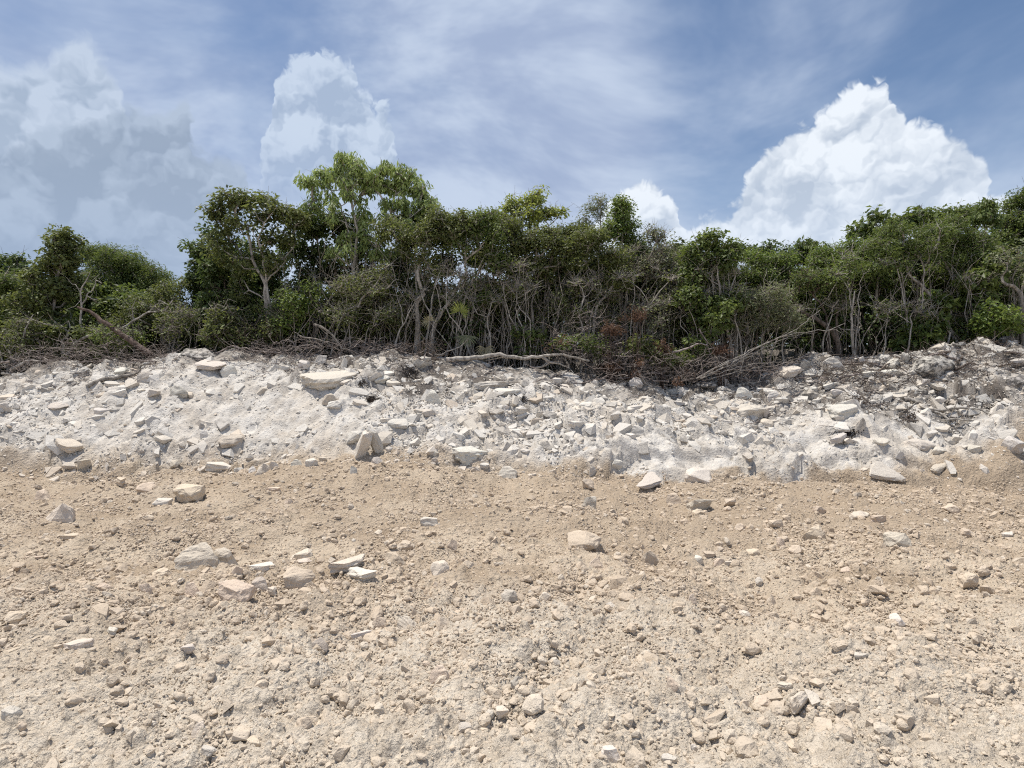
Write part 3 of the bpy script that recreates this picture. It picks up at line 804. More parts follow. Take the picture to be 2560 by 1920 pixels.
def chip_library():
    """the shapes the loose stones are copied from: rounded clods first, then broken ones"""
    col = bpy.data.collections.new('loose stone shapes')
    rng = np.random.default_rng(5); k = 0
    def add(v, f, name):
        nonlocal k
        me = mesh_np(name, v, tris=f); me.materials.append(MAT_CHIP)
        col.objects.link(bpy.data.objects.new('%03d_' % k + name, me)); k += 1
        return k - 1
    _lib['round'] = [add(*refine(*VAR['round'][i % 10], rng, 1, .06), 'clod') for i in range(10)]
    for kd in ('slab', 'shard', 'block', 'wedge'):
        _lib[kd] = [add(*VAR[kd][i], 'chip') for i in range(10)]
    return col


LIB = chip_library()


def chip_nodes():
    t = bpy.data.node_groups.new('lay loose stones', 'GeometryNodeTree')
    t.interface.new_socket('Geometry', in_out='INPUT', socket_type='NodeSocketGeometry')
    t.interface.new_socket('Geometry', in_out='OUTPUT', socket_type='NodeSocketGeometry')
    gi = t.nodes.new('NodeGroupInput'); go = t.nodes.new('NodeGroupOutput')
    ci = t.nodes.new('GeometryNodeCollectionInfo'); ci.inputs['Collection'].default_value = LIB
    ci.inputs['Separate Children'].default_value = True; ci.inputs['Reset Children'].default_value = True
    ip = t.nodes.new('GeometryNodeInstanceOnPoints'); ip.inputs['Pick Instance'].default_value = True
    def attr(n, ty):
        a = t.nodes.new('GeometryNodeInputNamedAttribute'); a.data_type = ty; a.inputs['Name'].default_value = n
        return a.outputs['Attribute']
    t.links.new(gi.outputs[0], ip.inputs['Points']); t.links.new(ci.outputs[0], ip.inputs['Instance'])
    t.links.new(attr('idx', 'INT'), ip.inputs['Instance Index']); t.links.new(attr('rot', 'FLOAT_VECTOR'), ip.inputs['Rotation'])
    t.links.new(attr('scl', 'FLOAT_VECTOR'), ip.inputs['Scale']); t.links.new(ip.outputs[0], go.inputs[0])
    return t


GN = chip_nodes()


def scatter(name, xs, ys, sizes, kinds, cols, flat, sink, label, cat, seed, lean=.35):
    """tens of thousands of small stones, every one with its own shape, place, lie and shade"""
    rng = np.random.default_rng(seed); n = len(xs)
    zs = H(xs, ys) + micro(xs, ys) * .8
    nr = ground_normal(xs, ys, .08)
    idx = np.array([_lib[k][j % len(_lib[k])] for k, j in zip(kinds, rng.integers(0, 999, n))], np.int32)
    sl = kinds == 'slab'
    th = np.where(sl, rng.uniform(.24, .42, n), rng.uniform(flat[0], flat[1], n))
    scl = np.stack([sizes * rng.uniform(.85, 1.2, n), sizes * rng.uniform(.6, .95, n), sizes * th], 1)
    z = nr + rng.normal(0, lean, (n, 3)); z /= np.linalg.norm(z, axis=1)[:, None]
    ya = rng.uniform(0, 6.283, n); x = np.stack([np.cos(ya), np.sin(ya), np.zeros(n)], 1)
    x -= z * (x * z).sum(1)[:, None]; x /= np.linalg.norm(x, axis=1)[:, None]
    y = np.cross(z, x)
    rot = np.stack([np.arctan2(y[:, 2], z[:, 2]), -np.arcsin(np.clip(x[:, 2], -1, 1)), np.arctan2(x[:, 1], x[:, 0])], 1)   # Euler XYZ of the frame x, y, z
    me = bpy.data.meshes.new(name)
    me.vertices.add(n)
    me.vertices.foreach_set('co', np.stack([xs, ys, zs + scl[:, 2] * (.5 - sink)], 1).astype(np.float32).ravel())
    a = me.attributes.new('idx', 'INT', 'POINT'); a.data.foreach_set('value', idx)
    for nm, d in (('rot', rot), ('scl', scl)):
        a = me.attributes.new(nm, 'FLOAT_VECTOR', 'POINT'); a.data.foreach_set('vector', d.astype(np.float32).ravel())
    add_attr(me, 'col', 'FLOAT_COLOR', 'POINT', cols)
    o = link(name, me, MAT_CHIP)
    md = o.modifiers.new('loose stones', 'NODES'); md.node_group = GN
    tag(o, label, cat, kind='stuff')
    return o


def pick(rng, n, table):
    ks = list(table); p = np.array([table[k] for k in ks], float); p /= p.sum()
    return np.array(ks)[rng.choice(len(ks), n, p=p)]


def build_rubble():
    rng = np.random.default_rng(23)
    # broken marl all over the cut
    n = 86000
    y = rng.uniform(9.9, 13.7, n); x = rng.uniform(-1, 1, n) * (y * .98)
    t = slope_t(x, y); pxl = 1280 + x / y * F
    dens = .12 + .66 * sstep((fbm(x, y, .7, 4, 161, .55) + .28) / .5) * np.interp(t, [0, .3, .6, 1], [.35, .55, .9, 1.0])
    dens *= 1 - .72 * sstep((pxl - 1350) / 250) * sstep((.40 - t) / .12)      # the smooth foot of the cut on the right
    dens = np.where((pxl > 1900) & (t > .45), .62, dens)
    dens *= np.interp(pxl, [0, 500, 900, 1300, 2560], [.75, .7, .9, 1.1, 1.1])
    keep = (rng.random(n) < dens) & (t > -.06) & (t < 1.12)
    x, y, t, pxl = x[keep], y[keep], t[keep], pxl[keep]; n = len(x)
    big = rng.random(n) < .014
    s = np.clip(.026 * (1 - rng.random(n)) ** (-1 / 2.15), .026, .34) * np.interp(t, [0, .5, 1], [.9, 1.0, 1.15])
    s = np.where(big & (t > .12), rng.uniform(.20, .46, n), s)
    kinds = pick(rng, n, {'slab': 8, 'shard': 5, 'block': .8, 'wedge': 2, 'round': .1})
    tone = pick(rng, n, {'white': 6, 'cream': 2.6, 'grey': .7, 'tan': .6})
    cols = np.array([TONE[k] for k in tone]); cols[:, :3] = (cols[:, :3] * .6 + np.array((.53, .495, .45)) * .4) * rng.uniform(.88, 1.10, (n, 1))
    dirty = np.maximum(sstep((pxl - 1850) / 200) * sstep((t - .42) / .2), .6 * sstep((t - .72) / .2))
    cols[:, :3] *= (1 - .25 * dirty * rng.random(n))[:, None]; cols[:, 3] = np.maximum(cols[:, 3], dirty * .7 * (rng.random(n) < .3))
    low = sstep((.2 - t) / .2)[:, None]
    cols[:, :3] = cols[:, :3] * (1 - .5 * low) + np.array((.54, .44, .34)) * .5 * low
    scatter('rubble', x, y, s, kinds, cols, (.32, .58), np.interp(s, [.03, .12, .3], [.30, .45, .66]), 'broken white limestone rubble strewn all over the bank', 'rubble', 31, .22)
    # clods and pebbles on the bulldozed flat
    n = 390000
    y = 2.1 + 8.1 * rng.random(n) ** .75; x = rng.uniform(-1, 1, n) * (y * 1.10)
    t = slope_t(x, y)
    dens = .30 + .75 * sstep((fbm(x, y, .9, 4, 401, .6) + .15) / .45)
    keep = (rng.random(n) < dens) & (t < .05)
    x, y = x[keep], y[keep]; n = len(x)
    s = np.clip(.0115 * (1 - rng.random(n)) ** (-1 / 2.75), .0115, .10)
    ok = s / y > .0021
    x, y, s = x[ok], y[ok], s[ok]; n = len(x)
    m = 13000                                             # bigger clods lying in drifts
    cy = 2.2 + 7.9 * rng.random(m) ** .8; cx = rng.uniform(-1, 1, m) * cy * 1.10
    ck = (rng.random(m) < .05 + .75 * sstep((fbm(cx * .6, cy, 1.3, 4, 431, .6) - .02) / .35)) & (slope_t(cx, cy) < .03)
    cx, cy = cx[ck], cy[ck]
    x = np.concatenate([x, cx]); y = np.concatenate([y, cy]); s = np.concatenate([s, np.clip(.035 * (1 - rng.random(len(cx))) ** (-1 / 2.6), .035, .14)]); n = len(x)
    kinds = pick(rng, n, {'round': 9.0, 'block': 1.6, 'shard': .7, 'wedge': .6, 'slab': .5})
    tone = pick(rng, n, {'tan': 8, 'cream': .9, 'white': .06, 'brown': 1.8})
    cols = np.array([TONE[k] for k in tone]); cols[:, :3] = (cols[:, :3] * .55 + np.array((.50, .41, .312)) * .45) * rng.uniform(.90, 1.06, (n, 1))
    near = sstep((4.8 - y) / 2.5)[:, None]
    cols[:, :3] = cols[:, :3] * (1 - .45 * near) + np.array((.58, .51, .42)) * .45 * near
    scatter('gravel', x, y, s, kinds, cols, (.55, .85), .40, 'tan clods and pebbles scattered over the bulldozed ground', 'gravel', 37)
    return n


build_rubble()

# ------------------------------------------------------------------ wood, bark and leaves
def make_bark_mat(name, dark, light, scale=14):
    m, b, out = new_mat(name)
    pos = b.n('ShaderNodeNewGeometry').outputs['Position']
    st = b.v('MULTIPLY', pos, (1.0, 1.0, .35))
    n = b.noise(st, scale, 5, .65); n2 = b.noise(pos, 55, 3, .6)
    c = b.mix(b.ss(n, .34, .64), C4(*dark), C4(*light))
    c = b.v('SCALE', c, scale=b.m('ADD', .78, b.m('MULTIPLY', n2, .44)))
    diffuse(b, out, c, .9, bump(b, n2, .6, .008))
    return m


def make_leaf_mat(name, c0, c1, trans=.36, gloss=.32):
    m, b, out = new_mat(name)
    at = b.n('ShaderNodeAttribute', attribute_name='tint', attribute_type='GEOMETRY')
    pos = b.n('ShaderNodeNewGeometry').outputs['Position']
    f = b.m('ADD', b.m('MULTIPLY', b.m('POWER', at.outputs['Fac'], 1.5), .85), b.m('MULTIPLY', b.ss(b.noise(pos, 2.0, 3, .6), .38, .64), .38), clamp=True)
    c = b.mix(f, C4(*c0), C4(*c1))
    p = b.n('ShaderNodeBsdfPrincipled')
    b.put(p.inputs['Base Color'], c); p.inputs['Roughness'].default_value = .50
    p.inputs['Specular IOR Level'].default_value = gloss
    t = b.n('ShaderNodeBsdfTranslucent')
    b.put(t.inputs[0], b.mix(.55, c, C4(c1[0] * 1.5, c1[1] * 1.5, c1[2] * .9)))
    mx = b.n('ShaderNodeMixShader'); mx.inputs[0].default_value = trans
    b.nt.links.new(p.outputs[0], mx.inputs[1]); b.nt.links.new(t.outputs[0], mx.inputs[2])
    b.nt.links.new(mx.outputs[0], out.inputs[0])
    return m


BARK = {'pale': make_bark_mat('pale bark', (.19, .17, .148), (.45, .415, .37)), 'grey': make_bark_mat('grey bark', (.125, .11, .096), (.33, .297, .26)),
        'brown': make_bark_mat('brown bark', (.075, .058, .048), (.19, .155, .13)), 'red': make_bark_mat('red dead bark', (.050, .036, .030), (.165, .120, .100), 9),
        'dead': make_bark_mat('dead twig bark', (.100, .080, .072), (.36, .31, .285)), 'silver': make_bark_mat('silver deadwood', (.18, .16, .14), (.43, .40, .36)),
        'root': make_bark_mat('black roots', (.018, .015, .013), (.075, .06, .05))}
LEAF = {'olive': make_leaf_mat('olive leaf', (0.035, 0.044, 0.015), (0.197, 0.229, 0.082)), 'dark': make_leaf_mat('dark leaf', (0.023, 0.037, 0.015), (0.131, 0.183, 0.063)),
        'mid': make_leaf_mat('green leaf', (0.042, 0.068, 0.020), (0.193, 0.243, 0.075)), 'bright': make_leaf_mat('bright leaf', (0.070, 0.117, 0.026), (0.222, 0.281, 0.077)),
        'yellow': make_leaf_mat('yellow green leaf', (0.152, 0.187, 0.042), (0.386, 0.433, 0.129)), 'greygreen': make_leaf_mat('grey green leaf', (0.094, 0.108, 0.056), (0.257, 0.281, 0.170)),
        'drop': make_leaf_mat('drooping leaf', (0.129, 0.175, 0.053), (0.386, 0.468, 0.193)), 'rust': make_leaf_mat('rust dead leaf', (0.064, 0.040, 0.030), (0.187, 0.115, 0.084), .15, .15),
        'straw': make_leaf_mat('straw leaf', (0.199, 0.175, 0.105), (0.398, 0.363, 0.222), .2)}


def tube(path, radii, sides, V, Q):
    """sweep a polygon along a path, appended to the lists V and Q"""
    path = np.asarray(path, float); n = len(path)
    tan = np.gradient(path, axis=0)
    tan /= np.linalg.norm(tan, axis=1)[:, None] + 1e-9
    ref = np.array((.31, .92, .23)) if abs(tan[0][1]) < .8 else np.array((.95, .1, .3))
    a = np.cross(tan, ref); a /= np.linalg.norm(a, axis=1)[:, None] + 1e-9
    b = np.cross(tan, a)
    th = np.arange(sides) / sides * 6.28319
    ring = path[:, None] + (a[:, None] * np.cos(th)[None, :, None] + b[:, None] * np.sin(th)[None, :, None]) * np.asarray(radii)[:, None, None]
    n0 = sum(len(x) for x in V) if not hasattr(V, 'cnt') else V.cnt
    V.append(ring.reshape(-1, 3))
    if hasattr(V, 'cnt'): V.cnt += n * sides
    i, j = np.meshgrid(np.arange(n - 1), np.arange(sides), indexing='ij')
    j2 = (j + 1) % sides
    Q.append(np.stack([i * sides + j, i * sides + j2, (i + 1) * sides + j2, (i + 1) * sides + j], -1).reshape(-1, 4) + n0)
    cap = n0 + (n - 1) * sides
    if sides == 4: Q.append(np.array([[cap, cap + 1, cap + 2, cap + 3]]))


class VL(list):
    cnt = 0


def smooth_path(pts, step, rng, jit=0.0):
    """Catmull-Rom through the points, resampled, a little crooked"""
    p = np.asarray(pts, float)
    if len(p) == 2: p = np.array([p[0], p[0] * .5 + p[1] * .5, p[1]])
    e = np.concatenate([[2 * p[0] - p[1]], p, [2 * p[-1] - p[-2]]])
    out = []
    for i in range(1, len(e) - 2):
        n = max(2, int(np.linalg.norm(e[i + 1] - e[i]) / step))
        for t in np.arange(n) / n:
            out.append(.5 * (2 * e[i] + (e[i + 1] - e[i - 1]) * t + (2 * e[i - 1] - 5 * e[i] + 4 * e[i + 1] - e[i + 2]) * t * t
                             + (-e[i - 1] + 3 * e[i] - 3 * e[i + 1] + e[i + 2]) * t ** 3))
    out.append(p[-1]); out = np.array(out)
    if jit: out[1:-1] += rng.normal(0, jit, out[1:-1].shape)
    return out


STYLE = {   # leaf length, width, leaves per clump, clump radius, droop
    'broad': (.110, .060, 80, .27, .15), 'small': (.070, .040, 110, .28, .0), 'fine': (.085, .026, 125, .29, .2), 'droop': (.150, .052, 60, .22, .85),
    'big': (.17, .10, 60, .30, .3), 'sparse': (.090, .046, 42, .22, .0), 'mass': (.21, .125, 50, .44, .15), 'far': (.34, .20, 60, .8, .1)}


def leaves_np(cent, style, rng, rad_mul=1.0, num_mul=1.0, upbias=.65):
    """leaf faces round clump centres -> verts, quads, tint per face"""
    L, Wd, num, rad, droop = STYLE[style]
    cent = np.asarray(cent).reshape(-1, 3); nc = len(cent)
    per = np.maximum(8, (num * num_mul * rng.uniform(.55, 1.35, nc))).astype(int)
    idx = np.repeat(np.arange(nc), per); n = len(idx)
    d = rng.normal(size=(n, 3)); d /= np.linalg.norm(d, axis=1)[:, None]
    cr = rad * rad_mul * rng.uniform(.7, 1.3, nc)[idx]
    r = rng.random(n) ** .42
    off = d * (cr * r)[:, None] * np.array((1, 1, .72))
    pos = cent[idx] + off
    nor = d * .45 + np.array((0, 0, upbias)) + rng.normal(0, .48, (n, 3))
    nor /= np.linalg.norm(nor, axis=1)[:, None]
    dr = d * np.array((1, 1, .3)) + rng.normal(0, .5, (n, 3)) + np.array((0, 0, -droop * 1.6))
    dr -= nor * (dr * nor).sum(1)[:, None] * (1 - droop)
    dr /= np.linalg.norm(dr, axis=1)[:, None] + 1e-9
    if droop > .5:
        nor = d + rng.normal(0, .4, (n, 3))
    sd = np.cross(dr, nor); sd /= np.linalg.norm(sd, axis=1)[:, None] + 1e-9
    sc = rng.uniform(.65, 1.25, n)[:, None]
    l = L * sc; w = Wd * sc * .5
    up = np.cross(sd, dr)
    a = pos - dr * l * .5; c = pos + dr * l * .5 - up * l * .10
    m1 = pos + sd * w + up * l * .05; m2 = pos - sd * w + up * l * .05
    V = np.stack([a, m1, c, m2], 1).reshape(-1, 3)
    Q = np.arange(n * 4).reshape(-1, 4)
    clump = rng.uniform(0, .45, nc)[idx]
    tint = np.clip(clump + rng.uniform(0, .55, n), 0, 1)
    return V, Q, tint


def grow(trunks, trunk_r, cents, rng, crook=.05, twigs=4, cr=.26):
    """connect leaf clumps to the trunks by branches; returns (trunk mesh data, branch mesh data)"""
    TV, TQ, BV, BQ = VL(), [], VL(), []
    nodes = []; parent = []; isT = []
    trunk_idx = []
    for k, tp in enumerate(trunks):
        path = smooth_path(tp, .16, rng, .012)
        ids = []
        for i, p in enumerate(path):
            nodes.append(p); parent.append(len(nodes) - 2 if i else -1); isT.append(i / (len(path) - 1)); ids.append(len(nodes) - 1)
        trunk_idx.append(ids)
    N = np.array(nodes); tv = np.array(isT)
    load = np.zeros(len(nodes))
    branches = []
    cents = np.asarray(cents).reshape(-1, 3)
    if len(cents):
        tops = np.array([N[t[-1]] for t in trunk_idx])
        order = np.argsort(((cents[:, None] - tops[None]) ** 2).sum(-1).min(1))
        for c in cents[order]:
            dlt = c - N
            dist = np.linalg.norm(dlt, axis=1)
            hor = np.hypot(dlt[:, 0], dlt[:, 1])
            pen = dist + 1.3 * np.maximum(0, .8 * hor - dlt[:, 2]) + np.where(dlt[:, 2] < -.1, -dlt[:, 2] * .8, 0) + np.where(tv < .42, (.42 - tv) * 2.5, 0)
            j = int(pen.argmin())
            a = N[j]; dd = dist[j]
            k = max(2, int(dd / .20))
            tt = np.linspace(0, 1, k + 1)[1:]
            bend = np.array((0, 0, -.10 * dd)) + rng.normal(0, .10 * dd, 3)
            pts = a + (c - a) * tt[:, None] + bend * (tt * (1 - tt) * 4)[:, None] + (np.sin(tt * rng.uniform(5, 11) + rng.uniform(0, 6.3)) * (1 - tt))[:, None] * rng.normal(0, crook * 1.1, 3) + rng.normal(0, crook * .5, (k, 3)) * (1 - tt)[:, None]
            s = len(N)
            N = np.concatenate([N, pts]); tv = np.concatenate([tv, np.full(k, 1.0)])
            for q in range(k): parent.append(j if q == 0 else s + q - 1)
            branches.append((j, list(range(s, s + k))))
        load = np.zeros(len(N))
        for j, ids in branches:
            load[ids[-1]] += 1
    else:
        load = np.zeros(len(N))
    for i in range(len(N) - 1, -1, -1):
        if parent[i] >= 0: load[parent[i]] += load[i]
    tip = .0115
    for k, ids in enumerate(trunk_idx):
        s = np.linspace(0, 1, len(ids))
        rr = trunk_r[k] * (1 - .62 * s) * (1 + .35 * np.exp(-s * 14))
        tube(N[ids], rr, 7, TV, TQ)
        load[ids] = np.maximum(load[ids], 1)
        lim = dict(zip(ids, rr))
        for i in ids: load[i] = max(load[i], 1)
        trunk_idx[k] = (ids, lim)
    lim = {}
    for ids, l in trunk_idx: lim.update(l)
    for j, ids in branches:
        r0 = lim.get(j)
        rr = tip * np.maximum(load[ids], 1) ** .52
        if r0 is not None: rr = np.minimum(rr, r0 * .75)
        path = np.concatenate([N[j][None], N[ids]]); rr = np.concatenate([[rr[0] * 1.15], rr]); rr[-1] *= .7
        tube(path, rr, 4, BV, BQ)
    for c in cents:                                       # twigs inside each clump
        for q in range(twigs):
            d = rng.normal(size=3); d[2] = abs(d[2]) * .6 + .1; d /= np.linalg.norm(d)
            mid = c + d * cr * .5 + rng.normal(0, .04, 3); e = c + d * cr * rng.uniform(.8, 1.25) + rng.normal(0, .05, 3)
            tube(np.array([c - d * .05, mid, e]), (.0055, .0042, .002), 3, BV, BQ)
    return (TV, TQ), (BV, BQ)


def sample_crown(ells, Y, rng, dens=1.0, depth=.8):
    out = []
    for e in ells:
        px, py, rx, ry = e[:4]
        dm = e[4] if len(e) > 4 else 1.0
        n = max(3, int(rx * ry * 3.14 / 400 * dens * dm))
        c = P(px, py, Y); sx = rx / F * Y; sz = ry / F * Y; sy = min(max(sx, sz) * depth, 1.7)
        d = rng.normal(size=(n, 3)); d /= np.linalg.norm(d, axis=1)[:, None]
        r = rng.random(n) ** (1 / 2.2) * 1.04
        q = d * r[:, None]
        shr = .13                                       # clump radius stays inside the outline
        out.append(c + q * np.array((max(sx - shr, sx * .72), sy, max(sz - shr * .8, sz * .72))))
    return np.concatenate(out)


def nodes_mesh(name, VQ, mat, parent, loc):
    V, Q = VQ
    if not len(V): return None
    me = mesh_np(name, np.concatenate(V) - np.asarray(loc), np.concatenate(Q), smooth=True)
    return link(name, me, mat, parent)


TREE_COUNT = 0


def plant(name, label, cat, Y, trunks, trunk_r, ells, style, leaf, bark='grey', dens=1.0, group=None, twigs=3, leaf_mul=1.0, crook=.06, seed=None, depth=.8, low=1.0):
    """trunks: photo-pixel polylines from the ground up; ells: the crown's lobes in photo pixels, both at distance Y"""
    global TREE_COUNT
    TREE_COUNT += 1
    rng = np.random.default_rng(1000 + TREE_COUNT * 7 if seed is None else seed)
    tw = []
    for k, tp in enumerate(trunks):
        yy = Y + np.cumsum(rng.normal(0, .06, len(tp))) * (1 if len(tp) > 2 else 0)
        pts = [P(p[0], p[1], y) for p, y in zip(tp, yy)]
        g = float(H(pts[0][0], pts[0][1])) - .12
        pts[0][2] = min(pts[0][2], g + .12)
        if pts[0][2] > g: pts[0][2] = g
        tw.append(pts)
    base = np.array(tw[0][0])
    cents = sample_crown(ells, Y, rng, dens, depth) if ells else np.zeros((0, 3))
    if name == 'tree' and style != 'big' and low > 0:        # thin lower foliage hanging behind the trunk down to the thicket
        ex = sum(e[0] for e in ells) / len(ells); bot = max(e[1] + e[3] * .5 for e in ells)
        if ex > 1880: low *= .12
        if bot < 800 and low > .05:
            cents = np.concatenate([cents, sample_crown([(ex, (bot + 850) / 2, 62, (870 - bot) / 2, .30 * low)], Y + .55, rng, 1.0, .6)])
    floor = H(cents[:, 0], cents[:, 1]) + .22 if len(cents) else 0
    if len(cents): cents[:, 2] = np.maximum(cents[:, 2], floor)
    tr = trunk_r if isinstance(trunk_r, (list, tuple)) else [trunk_r] * len(trunks)
    T, B = grow(tw, tr, cents, rng, crook, twigs, STYLE[style][3] if style else .26)
    root = empty(name, base)
    nodes_mesh('trunk' if len(trunks) == 1 and 'tree' in name else 'stems', T, BARK[bark], root, base)
    nodes_mesh('branches', B, BARK[bark], root, base)
    if style and len(cents):
        V, Q, t = leaves_np(cents, style, rng, 1.0, leaf_mul)
        me = mesh_np('crown', V - base, Q)
        add_attr(me, 'tint', 'FLOAT', 'FACE', t)
        link('crown' if 'tree' in name else 'foliage', me, LEAF[leaf], root)
    tag(root, label, cat, group)
    return root


def rr(x0, y0, k, *pts): return [(x0 + u * k, y0 + v * k) for u, v in pts]
def A1(*p): return rr(0, 440, .3888, *p)
def A2(*p): return rr(700, 360, .3888, *p)
def A3(*p): return rr(1400, 440, .3376, *p)
def A4(*p): return rr(1900, 440, .3376, *p)


G = 'trees along the edge of the cut'
GS = 'shrubs along the edge of the cut'
# ---- left
plant('tree', 'tall narrow olive tree with spire top at the left', 'tree', 14.6, [A1((330, 1140), (330, 1000), (350, 800), (390, 560), (410, 430))], .055,
      [(160, 602, 40, 36), (150, 650, 55, 42), (135, 712, 72, 55), (105, 775, 80, 55, .8)], 'broad', 'olive', 'grey', 1.25, G)
plant('tree', 'round-domed feathery green tree behind the spire-topped tree', 'tree', 17.5, [[(320, 900), (315, 780), (300, 690)], [(340, 900), (370, 760), (380, 720)]], .06,
      [(235, 640, 55, 40), (300, 655, 80, 42), (365, 690, 60, 40), (270, 720, 120, 50), (395, 735, 60, 45), (330, 690, 80, 45)], 'fine', 'mid', 'grey', 1.8, G)
plant('tree', 'dark crowned tree at the left edge of the picture', 'tree', 16.5, [[(-10, 900), (0, 780), (15, 680)]], .06,
      [(15, 665, 58, 40), (-60, 680, 60, 50), (60, 700, 45, 40)], 'broad', 'dark', 'grey', 1.3, G)
plant('tree', 'fresh green low tree in front of the dark tree at the left edge', 'tree', 15.4, [[(20, 900), (25, 800), (30, 740)], [(-40, 905), (-50, 800), (-40, 730)]], .045,
      [(20, 715, 58, 50), (60, 780, 60, 52), (-50, 740, 70, 70), (0, 810, 60, 45)], 'small', 'mid', 'grey', 1.3, G)
plant('tree', 'pale-stemmed olive tree between the domed tree and the sky gap', 'tree', 15.0, [A1((1105, 1130), (1120, 980), (1150, 860), (1130, 760)), A1((1150, 1130), (1160, 950), (1200, 800))], .026,
      [(415, 745, 46, 40), (350, 790, 60, 50), (440, 790, 45, 50, .7), (300, 820, 55, 40), (455, 710, 18, 22, .7)], 'small', 'olive', 'pale', 1.1, G)
plant('tree', 'slender dark tree just right of the sky gap', 'tree', 15.6, [A1((1215, 1010), (1250, 900), (1310, 780), (1340, 640))], .035,
      [(505, 640, 44, 48), (492, 700, 40, 36), (520, 745, 44, 40), (530, 590, 30, 28)], 'broad', 'dark', 'brown', 1.15, G)
plant('tree', 'spreading tree with pale forked trunk left of the tallest tree', 'tree', 14.3,
      [A1((1775, 1030), (1770, 930), (1715, 840), (1705, 700), (1650, 590), (1610, 470), (1590, 330)), A1((1770, 930), (1740, 860), (1712, 690), (1690, 520), (1660, 400), (1700, 300)), A1((1740, 830), (1712, 700), (1770, 590), (1850, 510), (1900, 430))], [.066, .045, .036],
      [(575, 505, 48, 32), (625, 498, 50, 28), (540, 545, 36, 34, .8), (680, 530, 52, 34), (560, 590, 34, 30, .6), (745, 545, 40, 34), (600, 555, 50, 30, .5), (700, 590, 60, 30, .6), (560, 620, 50, 36, .5), (640, 600, 60, 30, .5), (650, 530, 40, 26, .6), (590, 660, 60, 36, .45), (690, 655, 60, 36, .5)], 'broad', 'olive', 'pale', .8, G, crook=.10)
plant('tree', 'dark leathery-leaved tree between the forked pale tree and the tallest tree', 'tree', 15.4, [[(790, 870), (785, 760), (800, 660), (790, 580)], [(800, 870), (830, 720), (850, 640)]], .06,
      [(770, 560, 55, 42), (830, 570, 46, 45), (745, 625, 50, 42, .8), (820, 650, 55, 45, .7), (890, 590, 45, 48, .7), (760, 700, 50, 50), (930, 640, 40, 45, .5)], 'broad', 'dark', 'brown', 1.1, G, crook=.08)
plant('tree', 'dense dark shrubby tree under the forked pale tree', 'tree', 14.9, [[(640, 870), (630, 790), (610, 720)], [(600, 870), (575, 780), (560, 700)]], .05,
      [(545, 680, 46, 50), (560, 760, 60, 55), (630, 770, 55, 60), (615, 690, 38, 38, .6), (505, 790, 45, 50), (700, 780, 60, 60)], 'broad', 'dark', 'brown', 1.25, G)
# ---- the tallest one
plant('tree', 'tallest tree with light green drooping leaves in a high umbrella crown', 'tree', 14.8,
      [A2((490, 1290), (485, 1000), (480, 720), (500, 560), (470, 420), (450, 300)), A2((500, 900), (490, 640), (430, 520), (390, 400), (330, 300)), A2((600, 1250), (560, 900), (640, 660), (700, 480), (740, 330)), A2((490, 760), (450, 600), (350, 480), (250, 380)), A2((560, 860), (620, 640), (800, 500), (930, 400))], [.062, .036, .038, .026, .028],
      [(860, 410, 40, 26), (825, 440, 50, 28), (900, 430, 50, 28), (780, 468, 42, 24), (955, 425, 38, 24), (1000, 440, 46, 28), (1045, 475, 40, 26), (870, 468, 80, 24, .8), (960, 470, 70, 26, .8), (1070, 500, 30, 22),
       (1060, 530, 56, 28), (1120, 548, 36, 26), (800, 500, 44, 20, .5), (880, 505, 60, 18, .4), (980, 515, 60, 22, .6), (930, 452, 44, 26), (850, 540, 80, 30, .5), (970, 560, 70, 30, .5), (785, 530, 40, 25, .5), (1030, 575, 60, 28, .6), (900, 590, 80, 34, .5), (860, 640, 70, 36, .45), (960, 640, 60, 36, .45)], 'droop', 'drop', 'pale', 1.0, G, crook=.09, twigs=4, leaf_mul=.85)
plant('shrub', 'bright green bush below the dark leathery-leaved tree', 'shrub', 13.9, [[(740, 850), (735, 790), (730, 740)], [(760, 850), (775, 790)], [(715, 850), (700, 800)]], .02,
      [(745, 760, 46, 42), (715, 810, 40, 30), (790, 730, 30, 30, .6)], 'small', 'bright', 'grey', 1.1, GS)
plant('shrub', 'twiggy grey-green shrub before the tallest tree trunk', 'shrub', 13.7, [[(820, 880), (850, 800), (900, 740), (970, 690)], [(840, 880), (880, 800), (940, 730)], [(880, 880), (870, 780), (860, 700)], [(900, 880), (930, 800), (985, 750)]], .016,
      [(880, 730, 55, 60, .8), (940, 700, 55, 60, .8), (860, 800, 70, 45, .8), (960, 790, 60, 40, .6)], 'small', 'olive', 'pale', .8, GS, leaf_mul=.5, twigs=8)
plant('shrub', 'low olive thicket between the twisted trunks and the bright bush', 'shrub', 14.6, [[(900, 880), (910, 780), (930, 720)], [(960, 880), (970, 780)], [(830, 880), (840, 790)]], .025,
      [(920, 740, 70, 55), (850, 760, 60, 50), (990, 760, 55, 60), (900, 820, 80, 40)], 'broad', 'olive', 'brown', 1.2, GS)
